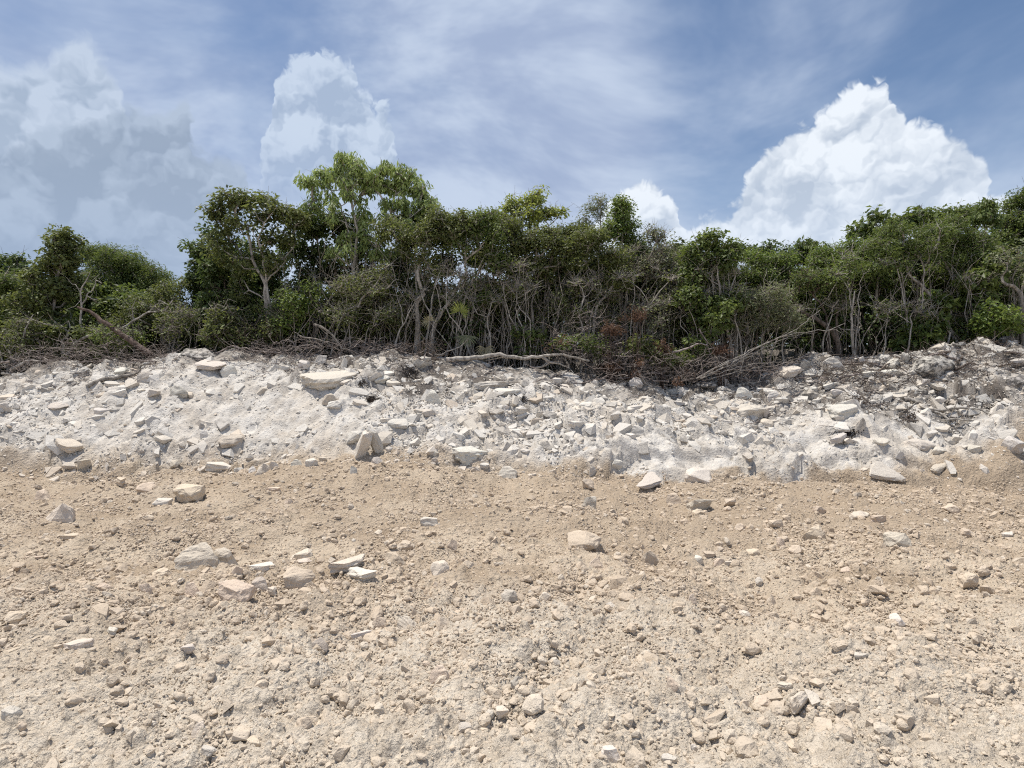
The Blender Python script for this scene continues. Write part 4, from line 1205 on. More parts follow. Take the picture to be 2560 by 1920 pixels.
# ---- twisted trunks in the middle
plant('tree', 'twisting pale trunk nearest the long log, crown over the middle', 'tree', 13.9,
      [A2((870, 1270), (885, 1110), (878, 1020), (925, 965), (888, 870), (912, 735), (950, 625), (1020, 600), (1110, 570)), A2((925, 965), (1000, 900), (1080, 850)), A2((905, 760), (860, 660), (800, 560))], [.062, .03, .03],
      [(1090, 545, 46, 26), (1150, 552, 46, 24), (1070, 590, 50, 36), (1130, 575, 50, 34), (1010, 600, 46, 38), (1040, 640, 55, 32, .5), (960, 570, 36, 36, .7)], 'small', 'olive', 'pale', 1.2, G, crook=.09)
plant('tree', 'S-curved pale trunk leaning right beside the fan palm', 'tree', 14.0,
      [A2((950, 1250), (1000, 1155), (1080, 1030), (1120, 960), (1190, 820), (1198, 740), (1290, 670)), A2((1110, 985), (1200, 940), (1260, 860), (1320, 760)), A2((1190, 820), (1280, 790), (1360, 700))], [.058, .03, .03],
      [(1215, 548, 50, 22), (1190, 565, 46, 32), (1230, 600, 50, 36), (1150, 620, 45, 34, .6), (1240, 650, 50, 34, .5)], 'small', 'mid', 'pale', 1.2, G, crook=.08)
plant('tree', 'cluster of straight thin grey stems right of the fan palm', 'tree', 14.4,
      [A2((1230, 1270), (1240, 1000), (1260, 780), (1240, 600)), A2((1290, 1270), (1300, 1000), (1290, 760), (1330, 600)), A2((1330, 1100), (1360, 900), (1420, 760), (1460, 640)), A2((1300, 1260), (1320, 1050), (1340, 880)), A2((1320, 1230), (1370, 1100), (1450, 985))], .024,
      [(1260, 575, 60, 38), (1300, 620, 50, 40, .7), (1220, 640, 50, 30, .5), (1340, 660, 40, 30, .4)], 'small', 'olive', 'pale', 1.2, G)
plant('tree', 'tree with yellow-green shoots standing above the canopy right of centre', 'tree', 14.8,
      [A2((1690, 1290), (1700, 1090), (1730, 960), (1722, 880), (1650, 720), (1610, 560), (1600, 430)), A2((1740, 945), (1830, 880), (1900, 760), (1940, 640)), A2((1690, 800), (1720, 620), (1760, 500)), A2((1650, 720), (1560, 560), (1520, 450))], [.06, .035, .03, .025],
      [(1330, 505, 30, 22), (1345, 490, 16, 22), (1290, 520, 30, 20, .8), (1370, 530, 36, 18), (1280, 505, 10, 16), (1320, 545, 50, 20), (1265, 520, 14, 10), (1405, 530, 14, 12)], 'sparse', 'yellow', 'grey', 2.4, G)
plant('tree', 'olive tree below the yellow-green shoots', 'tree', 14.3,
      [A2((1620, 1340), (1630, 1150), (1620, 1000), (1660, 880), (1640, 700)), A2((1625, 1050), (1580, 900), (1540, 780))], [.04, .025],
      [(1310, 600, 52, 40), (1370, 605, 48, 38), (1270, 655, 40, 36, .6), (1350, 660, 55, 36, .7), (1420, 640, 45, 45)], 'small', 'olive', 'grey', 1.2, G, crook=.08)
plant('tree', 'leaning grey trunk right of the yellow-green tree', 'tree', 14.0,
      [A2((2000, 1330), (2020, 1110), (2090, 980), (2170, 880), (2230, 740)), A2((1985, 1260), (1995, 1120), (2040, 1000), (2020, 900))], [.05, .03],
      [(1480, 600, 52, 38), (1530, 640, 48, 42), (1450, 650, 45, 42, .7), (1560, 700, 40, 40, .6)], 'small', 'olive', 'pale', 1.25, G, crook=.08)
plant('tree', 'thin feathery tree poking above the canopy behind the leaning grey trunk', 'tree', 15.6, [[(1475, 850), (1478, 700), (1480, 560)], [(1478, 640), (1500, 560), (1505, 510)]], .03,
      [(1485, 520, 30, 24), (1460, 545, 26, 18), (1500, 500, 16, 16), (1510, 530, 14, 20)], 'fine', 'greygreen', 'pale', 1.3, G, leaf_mul=.45)
plant('tree', 'bright green bushy crown topping the middle of the wood', 'tree', 15.0, [[(1560, 860), (1555, 700), (1556, 580)]], .05,
      [(1555, 535, 40, 34), (1560, 575, 46, 36), (1590, 620, 36, 40), (1520, 580, 26, 30), (1550, 510, 22, 16)], 'small', 'bright', 'grey', 1.5, G)
plant('tree', 'half-bare twiggy tree right of the bright bushy crown', 'tree', 14.4,
      [A3((480, 1420), (490, 1150), (485, 980), (520, 800), (640, 640), (720, 480)), A3((490, 1000), (600, 860), (700, 700), (760, 560)), A3((485, 980), (440, 760), (480, 620), (560, 500))], [.055, .035, .03],
      [(1640, 590, 30, 36), (1660, 640, 50, 40), (1620, 680, 46, 46), (1580, 660, 40, 50, .7), (1690, 700, 40, 40, .7)], 'small', 'greygreen', 'grey', 1.2, G, leaf_mul=.42, twigs=11, crook=.08)
plant('tree', 'mid-green tree behind the half-bare twiggy tree', 'tree', 15.8, [[(1700, 870), (1690, 740), (1700, 650)]], .05,
      [(1690, 632, 40, 26), (1640, 660, 50, 40), (1720, 680, 50, 46), (1600, 720, 60, 50)], 'broad', 'olive', 'grey', 1.3, G)
plant('tree', 'white-trunked tree leaning left behind the fallen branches', 'tree', 13.8,
      [A3((1312, 1310), (1240, 1130), (1192, 1000), (1185, 860), (1165, 740), (1160, 640)), A3((1190, 800), (1215, 700), (1250, 640)), A3((1190, 870), (1130, 790), (1095, 720)), A3((1140, 960), (1080, 860), (1050, 760))], [.05, .025, .025, .02],
      [(1770, 605, 40, 24), (1740, 640, 46, 36), (1800, 650, 50, 36), (1835, 625, 30, 24), (1720, 690, 36, 34, .7)], 'broad', 'mid', 'silver', 1.25, G)
plant('shrub', 'leafy green bush round the white leaning trunk', 'shrub', 13.5, [[(1790, 900), (1790, 830), (1780, 770)], [(1810, 900), (1830, 820), (1850, 760)], [(1760, 900), (1740, 820), (1720, 770)]], .018,
      [(1800, 760, 60, 26), (1740, 745, 45, 30, .8), (1780, 800, 56, 32), (1845, 760, 34, 26, .8)], 'broad', 'mid', 'grey', 1.0, GS)
plant('shrub', 'grey-green rounded bush right of the white leaning trunk', 'shrub', 13.7, [[(1900, 900), (1905, 840), (1910, 790)], [(1915, 900), (1940, 840), (1955, 790)], [(1890, 900), (1875, 840)]], .02,
      [(1905, 745, 70, 28, .7), (1950, 775, 60, 30, .7), (1870, 765, 46, 30, .6), (1900, 805, 80, 30, .6), (1970, 810, 46, 26, .6)], 'fine', 'greygreen', 'grey', 1.1, GS, leaf_mul=.9, twigs=8)
# ---- right
plant('tree', 'low bright canopy tree behind the grey-green bush', 'tree', 15.4, [[(1960, 880), (1955, 760), (1950, 690)], [(1985, 880), (2010, 750), (2020, 690)]], .05,
      [(1900, 650, 50, 28), (1960, 660, 50, 32), (1910, 700, 55, 30), (1990, 700, 46, 34), (2010, 735, 36, 22)], 'small', 'bright', 'grey', 1.5, G)
plant('tree', 'dark-topped tree low on the skyline right of centre', 'tree', 17.5, [[(1880, 880), (1880, 740), (1880, 660)]], .06,
      [(1850, 635, 45, 22), (1910, 632, 45, 22), (1960, 640, 40, 24), (2010, 640, 40, 22)], 'broad', 'dark', 'grey', 1.6, G)
plant('tree', 'leaning brown trunk forking left over the fallen branches', 'tree', 14.2,
      [A4((580, 1320), (565, 1190), (480, 1100), (350, 1020), (270, 960), (240, 880)), A4((520, 1130), (480, 1000), (400, 900), (340, 800)), A4((600, 1200), (560, 1050), (620, 950), (680, 850))], [.075, .04, .035],
      [(2020, 705, 80, 26, .7), (1975, 735, 50, 20, .6), (2080, 690, 60, 28, .7), (2110, 735, 50, 26, .3)], 'small', 'mid', 'brown', 1.2, G, twigs=10, crook=.09)
plant('tree', 'straight thin white trunk standing before the dark gap on the right', 'tree', 13.7,
      [A4((695, 1315), (690, 1230), (678, 1100), (690, 950), (700, 850)), A4((695, 960), (660, 860), (580, 740)), A4((700, 900), (740, 800), (770, 700))], [.036, .018, .018],
      [(2130, 670, 75, 36, .35), (2200, 660, 60, 36, .35), (2070, 680, 60, 30, .35)], 'small', 'mid', 'silver', .8, G, twigs=10)
plant('tree', 'bright green tree with rounded crown above the dark gap', 'tree', 15.2, [[(2140, 880), (2130, 760), (2120, 680)], [(2170, 880), (2190, 740), (2200, 660)]], .06,
      [(2070, 640, 50, 30), (2130, 625, 50, 32), (2110, 670, 60, 34), (2180, 640, 50, 36), (2040, 670, 40, 30)], 'small', 'bright', 'grey', 1.5, G)
plant('tree', 'feathery-leaved tree with pale trunk leaning left on the right bank', 'tree', 14.0,
      [A4((1485, 1280), (1400, 1130), (1310, 1000), (1255, 885), (1180, 800), (1110, 730), (1080, 620), (1090, 520)), A4((1180, 800), (1210, 680), (1150, 580)), A4((1140, 770), (1020, 710), (960, 600)), A4((1110, 730), (1030, 640), (860, 660))], [.05, .028, .025, .02],
      [(2240, 585, 52, 26), (2200, 625, 48, 34, .8), (2290, 620, 50, 36, .8), (2165, 675, 18, 18), (2230, 660, 50, 30, .5), (2330, 580, 46, 26)], 'fine', 'mid', 'silver', 1.4, G)
plant('tree', 'dark-limbed tree with forking pale branches at the right', 'tree', 14.6,
      [A4((1610, 1190), (1505, 1020), (1475, 880), (1430, 750), (1385, 680), (1340, 580), (1280, 560)), A4((1410, 710), (1430, 600), (1470, 480)), A4((1425, 720), (1500, 660), (1580, 570)), A4((1475, 880), (1445, 920), (1400, 860))], [.05, .028, .025, .02],
      [(2380, 570, 46, 36), (2430, 600, 46, 40), (2340, 620, 45, 40, .7), (2460, 650, 45, 46), (2400, 660, 50, 40, .6)], 'fine', 'mid', 'silver', 1.4, G)
plant('tree', 'broad dark green tree filling the wood behind the pale right trunks', 'tree', 16.2, [[(2330, 870), (2320, 740), (2300, 640)], [(2380, 870), (2400, 720), (2420, 600)]], .07,
      [(2200, 585, 45, 28), (2260, 565, 45, 30), (2330, 555, 50, 32), (2390, 545, 45, 30), (2440, 540, 40, 34), (2300, 640, 70, 50), (2400, 640, 70, 60), (2220, 690, 60, 60), (2330, 740, 80, 60), (2440, 740, 70, 70)], 'broad', 'mid', 'grey', 1.4, G)
plant('tree', 'tall rounded tree rising at the top right corner of the wood', 'tree', 15.8, [[(2540, 880), (2545, 700), (2545, 560)]], .07,
      [(2550, 500, 40, 36), (2590, 510, 50, 50), (2520, 545, 40, 30), (2560, 580, 60, 40), (2500, 600, 36, 40)], 'small', 'mid', 'grey', 1.5, G)
plant('tree', 'slim tree with drooping tuft left of the top right tree', 'tree', 15.2, [[(2460, 860), (2462, 700), (2462, 570)]], .035,
      [(2462, 525, 22, 20), (2450, 545, 18, 14), (2480, 550, 16, 16)], 'droop', 'mid', 'grey', 2.2, G)
plant('tree', 'small drooping-leaved tree breaking the skyline above the bright canopy', 'tree', 16.0, [[(2030, 860), (2028, 740), (2024, 640)]], .035,
      [(2022, 612, 22, 16), (2005, 625, 16, 12), (2045, 628, 18, 12)], 'droop', 'mid', 'grey', 2.2, G)
plant('tree', 'big smooth-barked trunk at the right edge', 'tree', 13.6, [A4((1960, 1270), (1950, 1100), (1945, 930), (1905, 835), (1830, 800), (1790, 745)), A4((1905, 835), (1950, 780), (2010, 760)), A4((1870, 820), (1880, 760), (1900, 700))], [.075, .045, .03],
      [(2540, 640, 50, 30, .6), (2500, 650, 40, 30, .4), (2590, 660, 50, 50)], 'small', 'greygreen', 'grey', .8, G, leaf_mul=.5)
plant('shrub', 'broad-leaved bush at the foot of the pale leaning right trunk', 'shrub', 13.9, [[(2290, 880), (2295, 850), (2300, 820)], [(2320, 880), (2330, 840)], [(2270, 880), (2265, 840)]], .016,
      [(2305, 840, 50, 26), (2330, 812, 30, 22), (2275, 855, 36, 20)], 'big', 'mid', 'grey', 1.4, GS, leaf_mul=.8)
plant('shrub', 'sunlit yellow-green bush in front of the right edge trunk', 'shrub', 13.5, [[(2490, 880), (2485, 830), (2480, 790)], [(2510, 880), (2520, 820)]], .018,
      [(2480, 790, 42, 30), (2515, 805, 36, 26), (2460, 815, 30, 20)], 'broad', 'bright', 'grey', 1.2, GS)
plant('shrub', 'broad-leaved shrub halfway up between the two right trunks', 'shrub', 14.1, [[(2430, 880), (2435, 800), (2440, 700)], [(2400, 880), (2420, 790)]], .02,
      [(2440, 700, 36, 34), (2440, 755, 40, 26), (2470, 660, 30, 26), (2345, 755, 36, 24)], 'big', 'mid', 'grey', 1.3, GS, leaf_mul=.8)
plant('shrub', 'tiny fresh green plant in the dark under the wood, right of centre', 'shrub', 13.4, [[(1400, 900), (1402, 870)], [(1420, 900), (1430, 868)]], .008,
      [(1400, 858, 18, 10), (1430, 856, 16, 10)], 'broad', 'bright', 'grey', 1.0, GS, leaf_mul=.35)
plant('shrub', 'low leafy shrub in the brush below the white leaning trunk', 'shrub', 13.3, [[(1740, 930), (1745, 880), (1740, 850)], [(1720, 930), (1700, 880)]], .012,
      [(1745, 870, 36, 30), (1700, 900, 40, 26, .7), (1770, 830, 30, 26, .6)], 'broad', 'mid', 'grey', 1.0, GS, leaf_mul=.6)
plant('shrub', 'small green shrub in the brush under the half-bare twiggy tree', 'shrub', 13.2, [[(1600, 930), (1605, 890), (1600, 860)], [(1620, 930), (1640, 880)]], .010,
      [(1600, 868, 34, 26), (1640, 885, 34, 22, .8)], 'broad', 'olive', 'grey', .9, GS, leaf_mul=.6)
plant('shrub', 'low green sprig patch behind the end of the long pale log', 'shrub', 13.3, [[(1480, 920), (1485, 880), (1478, 850)], [(1500, 920), (1510, 870)]], .010,
      [(1480, 860, 34, 28), (1510, 885, 30, 22, .8)], 'small', 'mid', 'grey', .9, GS, leaf_mul=.6)
plant('shrub', 'dark thicket left of the big leaning dead trunk', 'shrub', 14.2, [[(90, 905), (80, 850), (60, 800)], [(130, 905), (150, 840)], [(180, 900), (200, 830)]], .02,
      [(70, 840, 70, 40), (150, 840, 60, 45), (230, 850, 60, 40), (30, 870, 50, 30)], 'broad', 'olive', 'grey', 1.2, GS)
plant('shrub', 'dull olive low thicket behind the weathered flat boulder', 'shrub', 13.8, [[(560, 890), (570, 850)], [(620, 890), (610, 850)], [(660, 890), (670, 840)]], .014,
      [(560, 850, 46, 26), (620, 845, 50, 34), (670, 830, 40, 40)], 'small', 'olive', 'brown', 1.0, GS, leaf_mul=.5, twigs=9)
# twiggy understorey in front of the trunks
for lab, cx, Ys, bx, by, top, lf, sty, lm in [
    ('twiggy olive shrub in front of the dark thicket at the far left', 60, 13.6, 60, 70, 800, 'olive', 'small', .6),
    ('small green shrub under the arching pale branch', 290, 13.7, 70, 50, 815, 'mid', 'small', .6),
    ('greyish bare-twigged shrub right of the arching branch', 440, 13.8, 60, 70, 770, 'olive', 'small', .35),
    ('dusty olive shrub left of the forked pale trunk', 560, 13.8, 60, 60, 780, 'olive', 'broad', .7),
    ('dusty green shrub right of the forked pale trunk', 690, 14.2, 55, 75, 760, 'mid', 'small', .7),
    ('thin-twigged olive shrub left of the twisting pale trunk', 985, 14.3, 50, 85, 740, 'olive', 'small', .7),
    ('olive shrub between the twisting and the S-curved trunks', 1075, 14.5, 55, 90, 720, 'olive', 'small', .7),
    ('dark shrub behind the fan palm', 1160, 14.5, 55, 80, 750, 'dark', 'broad', .8),
    ('olive shrub among the straight thin stems', 1270, 14.6, 60, 85, 720, 'olive', 'small', .7),
    ('shady shrub left of the yellow-green tree trunk', 1320, 13.9, 45, 45, 820, 'mid', 'broad', .6),
    ('twiggy olive shrub right of the yellow-green tree trunk', 1420, 14.2, 55, 90, 710, 'olive', 'small', .6),
    ('grey twiggy shrub left of the half-bare twiggy tree', 1510, 14.3, 50, 85, 730, 'olive', 'small', .35),
    ('grey twiggy shrub in front of the half-bare twiggy tree', 1620, 13.8, 55, 80, 745, 'greygreen', 'small', .3),
    ('olive shrub right of the half-bare twiggy tree', 1680, 14.2, 50, 85, 730, 'olive', 'small', .7),
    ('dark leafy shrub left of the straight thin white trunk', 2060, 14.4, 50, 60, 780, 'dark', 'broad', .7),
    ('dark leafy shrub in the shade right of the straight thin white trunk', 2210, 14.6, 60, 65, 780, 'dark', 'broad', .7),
    ('shaded leafy shrub left of the right edge trunk', 2400, 14.3, 60, 55, 800, 'mid', 'broad', .7)]:
    q = np.random.default_rng(cx)
    stems = [[(cx + q.uniform(-.5, .5) * bx, 890), (cx + q.uniform(-.7, .7) * bx, (890 + top) / 2 + q.uniform(-15, 15)), (cx + q.uniform(-.9, .9) * bx, top + by * .3 + q.uniform(-20, 20))] for _ in range(7)]
    plant('shrub', lab, 'shrub', Ys, stems, .013, [(cx, top + by * .7, bx, by, .55), (cx - bx * .3, top + by * .3, bx * .6, by * .5, .5), (cx + bx * .4, top + by * .4, bx * .6, by * .5, .5)], sty, lf, 'grey' if lf != 'dark' else 'brown', 1.0, GS, twigs=7, leaf_mul=lm, crook=.07)
# pale saplings standing free in front of the shade
_q = np.random.default_rng(808)
_one = ['', 'first', 'second', 'third', 'fourth', 'fifth', 'sixth', 'seventh', 'eighth', 'ninth', 'tenth', 'eleventh', 'twelfth', 'thirteenth', 'fourteenth', 'fifteenth', 'sixteenth', 'seventeenth', 'eighteenth', 'nineteenth']
def ordinal(n):
    if n < 20: return _one[n]
    return ('twentieth', 'thirtieth', 'fortieth')[n // 10 - 2] if n % 10 == 0 else ('twenty', 'thirty', 'forty')[n // 10 - 2] + '-' + _one[n % 10]
SAPS = []
for k in range(46):
    px = _q.uniform(930, 1880) if k < 34 else (_q.uniform(1950, 2520) if k < 42 else _q.uniform(560, 900))
    Ys = _q.uniform(13.55, 14.25); top = _q.uniform(640, 760) if k < 34 else _q.uniform(690, 780)
    a = _q.normal(0, 26, 5).cumsum() * .55 + px
    main = [(a[0], 900), (a[1], 900 - (900 - top) * .28), (a[2], 900 - (900 - top) * .55), (a[3], 900 - (900 - top) * .8), (a[4], top)]
    side = [main[2], (a[2] + _q.choice([-1, 1]) * _q.uniform(15, 40), 900 - (900 - top) * .72), (a[2] + _q.choice([-1, 1]) * _q.uniform(25, 60), top + 10)]
    o = plant('sapling', 'thin pale crooked bare sapling in front of the dark thicket', 'sapling', Ys, [main], _q.uniform(.014, .030), [(a[4], top + 6, 20, 18, 1.2), (side[2][0], side[2][1], 20, 16, 1.0)],
              'small', 'olive', 'pale', 1.0, 'thin pale saplings in front of the thicket', twigs=6, leaf_mul=.12, crook=.05)
    SAPS.append((float(o.location.x) / float(o.location.y), o))
for k, (_, o) in enumerate(sorted(SAPS, key=lambda a: a[0])):
    o['label'] = f'{ordinal(k + 1)} from the left of the thin pale bare saplings before the thicket'
# darker trees a row back that close the canopy
for lab, px, Yb, el_, sty, lf in [
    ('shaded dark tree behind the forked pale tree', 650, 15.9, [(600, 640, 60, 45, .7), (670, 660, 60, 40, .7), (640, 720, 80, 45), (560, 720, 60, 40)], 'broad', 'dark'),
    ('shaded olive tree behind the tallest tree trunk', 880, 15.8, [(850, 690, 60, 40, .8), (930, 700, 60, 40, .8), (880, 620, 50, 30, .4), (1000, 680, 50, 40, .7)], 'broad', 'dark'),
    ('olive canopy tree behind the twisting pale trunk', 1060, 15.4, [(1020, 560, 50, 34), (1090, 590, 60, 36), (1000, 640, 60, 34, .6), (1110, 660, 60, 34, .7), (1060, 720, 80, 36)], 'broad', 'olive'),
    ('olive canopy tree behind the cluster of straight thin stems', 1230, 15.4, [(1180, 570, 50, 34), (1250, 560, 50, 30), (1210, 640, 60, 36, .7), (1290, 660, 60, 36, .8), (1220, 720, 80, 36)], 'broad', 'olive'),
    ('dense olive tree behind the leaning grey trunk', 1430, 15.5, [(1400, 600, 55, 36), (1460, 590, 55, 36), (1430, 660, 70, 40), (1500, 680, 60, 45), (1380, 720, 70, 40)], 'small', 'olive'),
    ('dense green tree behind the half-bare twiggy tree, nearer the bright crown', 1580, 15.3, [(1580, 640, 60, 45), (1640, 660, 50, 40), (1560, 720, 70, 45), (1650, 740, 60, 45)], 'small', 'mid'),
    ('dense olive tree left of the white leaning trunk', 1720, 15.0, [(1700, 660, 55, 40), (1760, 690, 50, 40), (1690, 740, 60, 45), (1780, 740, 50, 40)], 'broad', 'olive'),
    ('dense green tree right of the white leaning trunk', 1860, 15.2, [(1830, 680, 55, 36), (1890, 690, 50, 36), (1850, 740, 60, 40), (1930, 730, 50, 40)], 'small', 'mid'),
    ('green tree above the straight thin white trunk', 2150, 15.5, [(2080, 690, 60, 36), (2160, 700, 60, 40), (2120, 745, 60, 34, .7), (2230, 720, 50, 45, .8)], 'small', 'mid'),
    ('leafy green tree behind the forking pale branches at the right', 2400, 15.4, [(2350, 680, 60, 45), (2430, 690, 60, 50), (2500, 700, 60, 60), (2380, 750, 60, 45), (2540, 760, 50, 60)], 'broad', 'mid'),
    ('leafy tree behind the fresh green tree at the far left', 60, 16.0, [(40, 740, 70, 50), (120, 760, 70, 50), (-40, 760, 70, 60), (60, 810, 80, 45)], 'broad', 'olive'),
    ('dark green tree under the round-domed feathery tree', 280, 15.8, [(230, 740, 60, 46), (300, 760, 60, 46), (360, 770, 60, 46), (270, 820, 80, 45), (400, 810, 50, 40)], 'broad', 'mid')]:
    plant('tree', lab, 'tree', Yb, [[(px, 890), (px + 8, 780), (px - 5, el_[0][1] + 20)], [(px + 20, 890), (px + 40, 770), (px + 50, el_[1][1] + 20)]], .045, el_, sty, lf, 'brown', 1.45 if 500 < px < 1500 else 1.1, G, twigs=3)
# long-stalked rosettes above the skyline on the right
for k, (px, py, lab) in enumerate([(2190, 538, 'tallest'), (2298, 531, 'rightmost'), (2160, 566, 'leftmost'), (2232, 552, 'middle'), (2275, 548, 'second from right'), (2132, 578, 'lowest')]):
    plant('tree', f'thin stalk with umbrella leaf rosette, {lab} of six above the right skyline', 'tree', 15.9, [[(px + 12, 860), (px + 8, 700), (px, py + 4)]], .016,
          [(px, py, 12, 6), (px + 8, py + 6, 12, 6)], 'big', 'mid', 'grey', 1.0, 'leaf rosettes above the right skyline', twigs=3, leaf_mul=.32)


# ------------------------------------------------------------------ the wood behind, too dense to count
def build_wood():
    rng = np.random.default_rng(77)
    sky_x = [-400, 0, 120, 200, 330, 420, 480, 520, 600, 720, 800, 1000, 1150, 1260, 1350, 1450, 1600, 1700, 1850, 2000, 2150, 2300, 2420, 2560, 3000]
    sky_y = [690, 700, 690, 690, 700, 740, 760, 740, 730, 730, 735, 715, 715, 690, 640, 620, 640, 660, 660, 655, 620, 590, 575, 540, 520]
    out = []
    for Y0, Y1, n in ((15.3, 17.2, 1000), (17.2, 20, 700)):
        x = rng.uniform(-1, 1, n); Y = rng.uniform(Y0, Y1, n); px = 1280 + x * 1700
        top = EYE + (960 - np.interp(px, sky_x, sky_y)) / F * Y - .30
        g = np.full(n, 2.0)
        z = g + (top - g) * rng.random(n) ** .85
        out.append(np.stack([(px - 1280) / F * Y, Y, z], 1))
    cents = np.concatenate(out)
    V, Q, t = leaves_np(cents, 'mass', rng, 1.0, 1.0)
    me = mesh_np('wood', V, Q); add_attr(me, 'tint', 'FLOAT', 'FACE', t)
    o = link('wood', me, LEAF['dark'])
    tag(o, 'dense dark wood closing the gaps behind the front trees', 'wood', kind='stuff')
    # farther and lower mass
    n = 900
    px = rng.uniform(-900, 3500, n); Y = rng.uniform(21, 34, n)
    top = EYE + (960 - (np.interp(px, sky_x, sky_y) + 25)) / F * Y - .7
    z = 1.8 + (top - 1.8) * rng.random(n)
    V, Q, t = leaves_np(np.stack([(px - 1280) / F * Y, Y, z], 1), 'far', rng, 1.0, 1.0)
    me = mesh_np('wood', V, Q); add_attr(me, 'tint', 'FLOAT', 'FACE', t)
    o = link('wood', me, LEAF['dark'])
    tag(o, 'farther wood behind the dense front of trees', 'wood', kind='stuff')
    # bare stems and lianas between the trunks
    V, Qd = VL(), []
    for k in range(900):
        px = rng.uniform(-150, 2750) if k % 3 else rng.uniform(900, 1900); Y = rng.uniform(13.6, 15.6)
        x = (px - 1280) / F * Y; h = rng.uniform(.8, 2.7) if px > 640 else rng.uniform(.4, 1.0)
        b = np.array((x, Y, float(H(x, Y)) - .05)); lean = float(np.clip(rng.normal(0, .4), -.6, .6))
        p = smooth_path([b, b + (lean * .3 * h + rng.normal(0, .08), rng.normal(0, .1), h * .35), b + (lean * .7 * h + rng.normal(0, .12), rng.normal(0, .15), h * .7), b + (lean * h + rng.normal(0, .15), rng.normal(0, .2), h)], .22, rng, .03)
        r = rng.uniform(.004, .012)
        tube(p, np.linspace(r, r * .45, len(p)), 4, V, Qd)
        for q in range(rng.integers(1, 4)):
            i = rng.integers(len(p) // 3, len(p)); d = rng.normal(0, .28, 3); d[2] = abs(d[2]) + .1
            e = np.array([p[i], p[i] + d * .6 + rng.normal(0, .05, 3), p[i] + d * 1.3])
            tube(e, (r * .5, r * .4, r * .2), 3, V, Qd)
    me = mesh_np('undergrowth_stems', np.concatenate(V), np.concatenate(Qd), smooth=True)
    o = link('undergrowth_stems', me, BARK['grey'])
    tag(o, 'tangle of thin bare stems filling the shade under the trees', 'undergrowth', kind='stuff')


build_wood()

# ------------------------------------------------------------------ dead wood
def stick(V, Q, pts, r0, r1, rng, sides=5, jit=.012, step=.12):
    p = smooth_path(pts, step, rng, jit)
    tube(p, np.linspace(r0, r1, len(p)), sides, V, Q)
    return p


def dead_branch(name, label, cat, bark, Y, lines, rad, seed, twigs=0, group=None, ground=False, twl=.3, parts='branch'):
    """lines: photo-pixel polylines; each line becomes its own branch part, its small twigs with it"""
    rng = np.random.default_rng(seed)
    W3 = []
    for ln in lines:
        if ground:
            g = hit([p[0] for p in ln], [p[1] for p in ln]); g[:, 2] += rad[0] * 1.3; W3.append(g)
        else:
            W3.append(np.array([P(p[0], p[1], Y) for p in ln]))
    base = W3[0][0].copy()
    root = empty(name, base)
    for k, w in enumerate(W3):
        V, Q = VL(), []
        r0 = rad[k] if k < len(rad) else rad[-1]
        p = stick(V, Q, w, r0, r0 * .35, rng, 6)
        for q in range(twigs):
            i = rng.integers(len(p) // 4, len(p)); d = rng.normal(0, twl, 3); d[1] *= .6
            m = p[i] + d * .5 + rng.normal(0, .04, 3)
            tube(np.array([p[i], m, m + d * .5 + rng.normal(0, .06, 3)]), (r0 * .3, r0 * .22, r0 * .1), 3, V, Q)
        me = mesh_np(parts, np.concatenate(V) - base, np.concatenate(Q), smooth=True)
        link('trunk' if k == 0 and parts == 'trunk' else 'branch', me, BARK[bark], root)
    tag(root, label, cat, group)
    return root


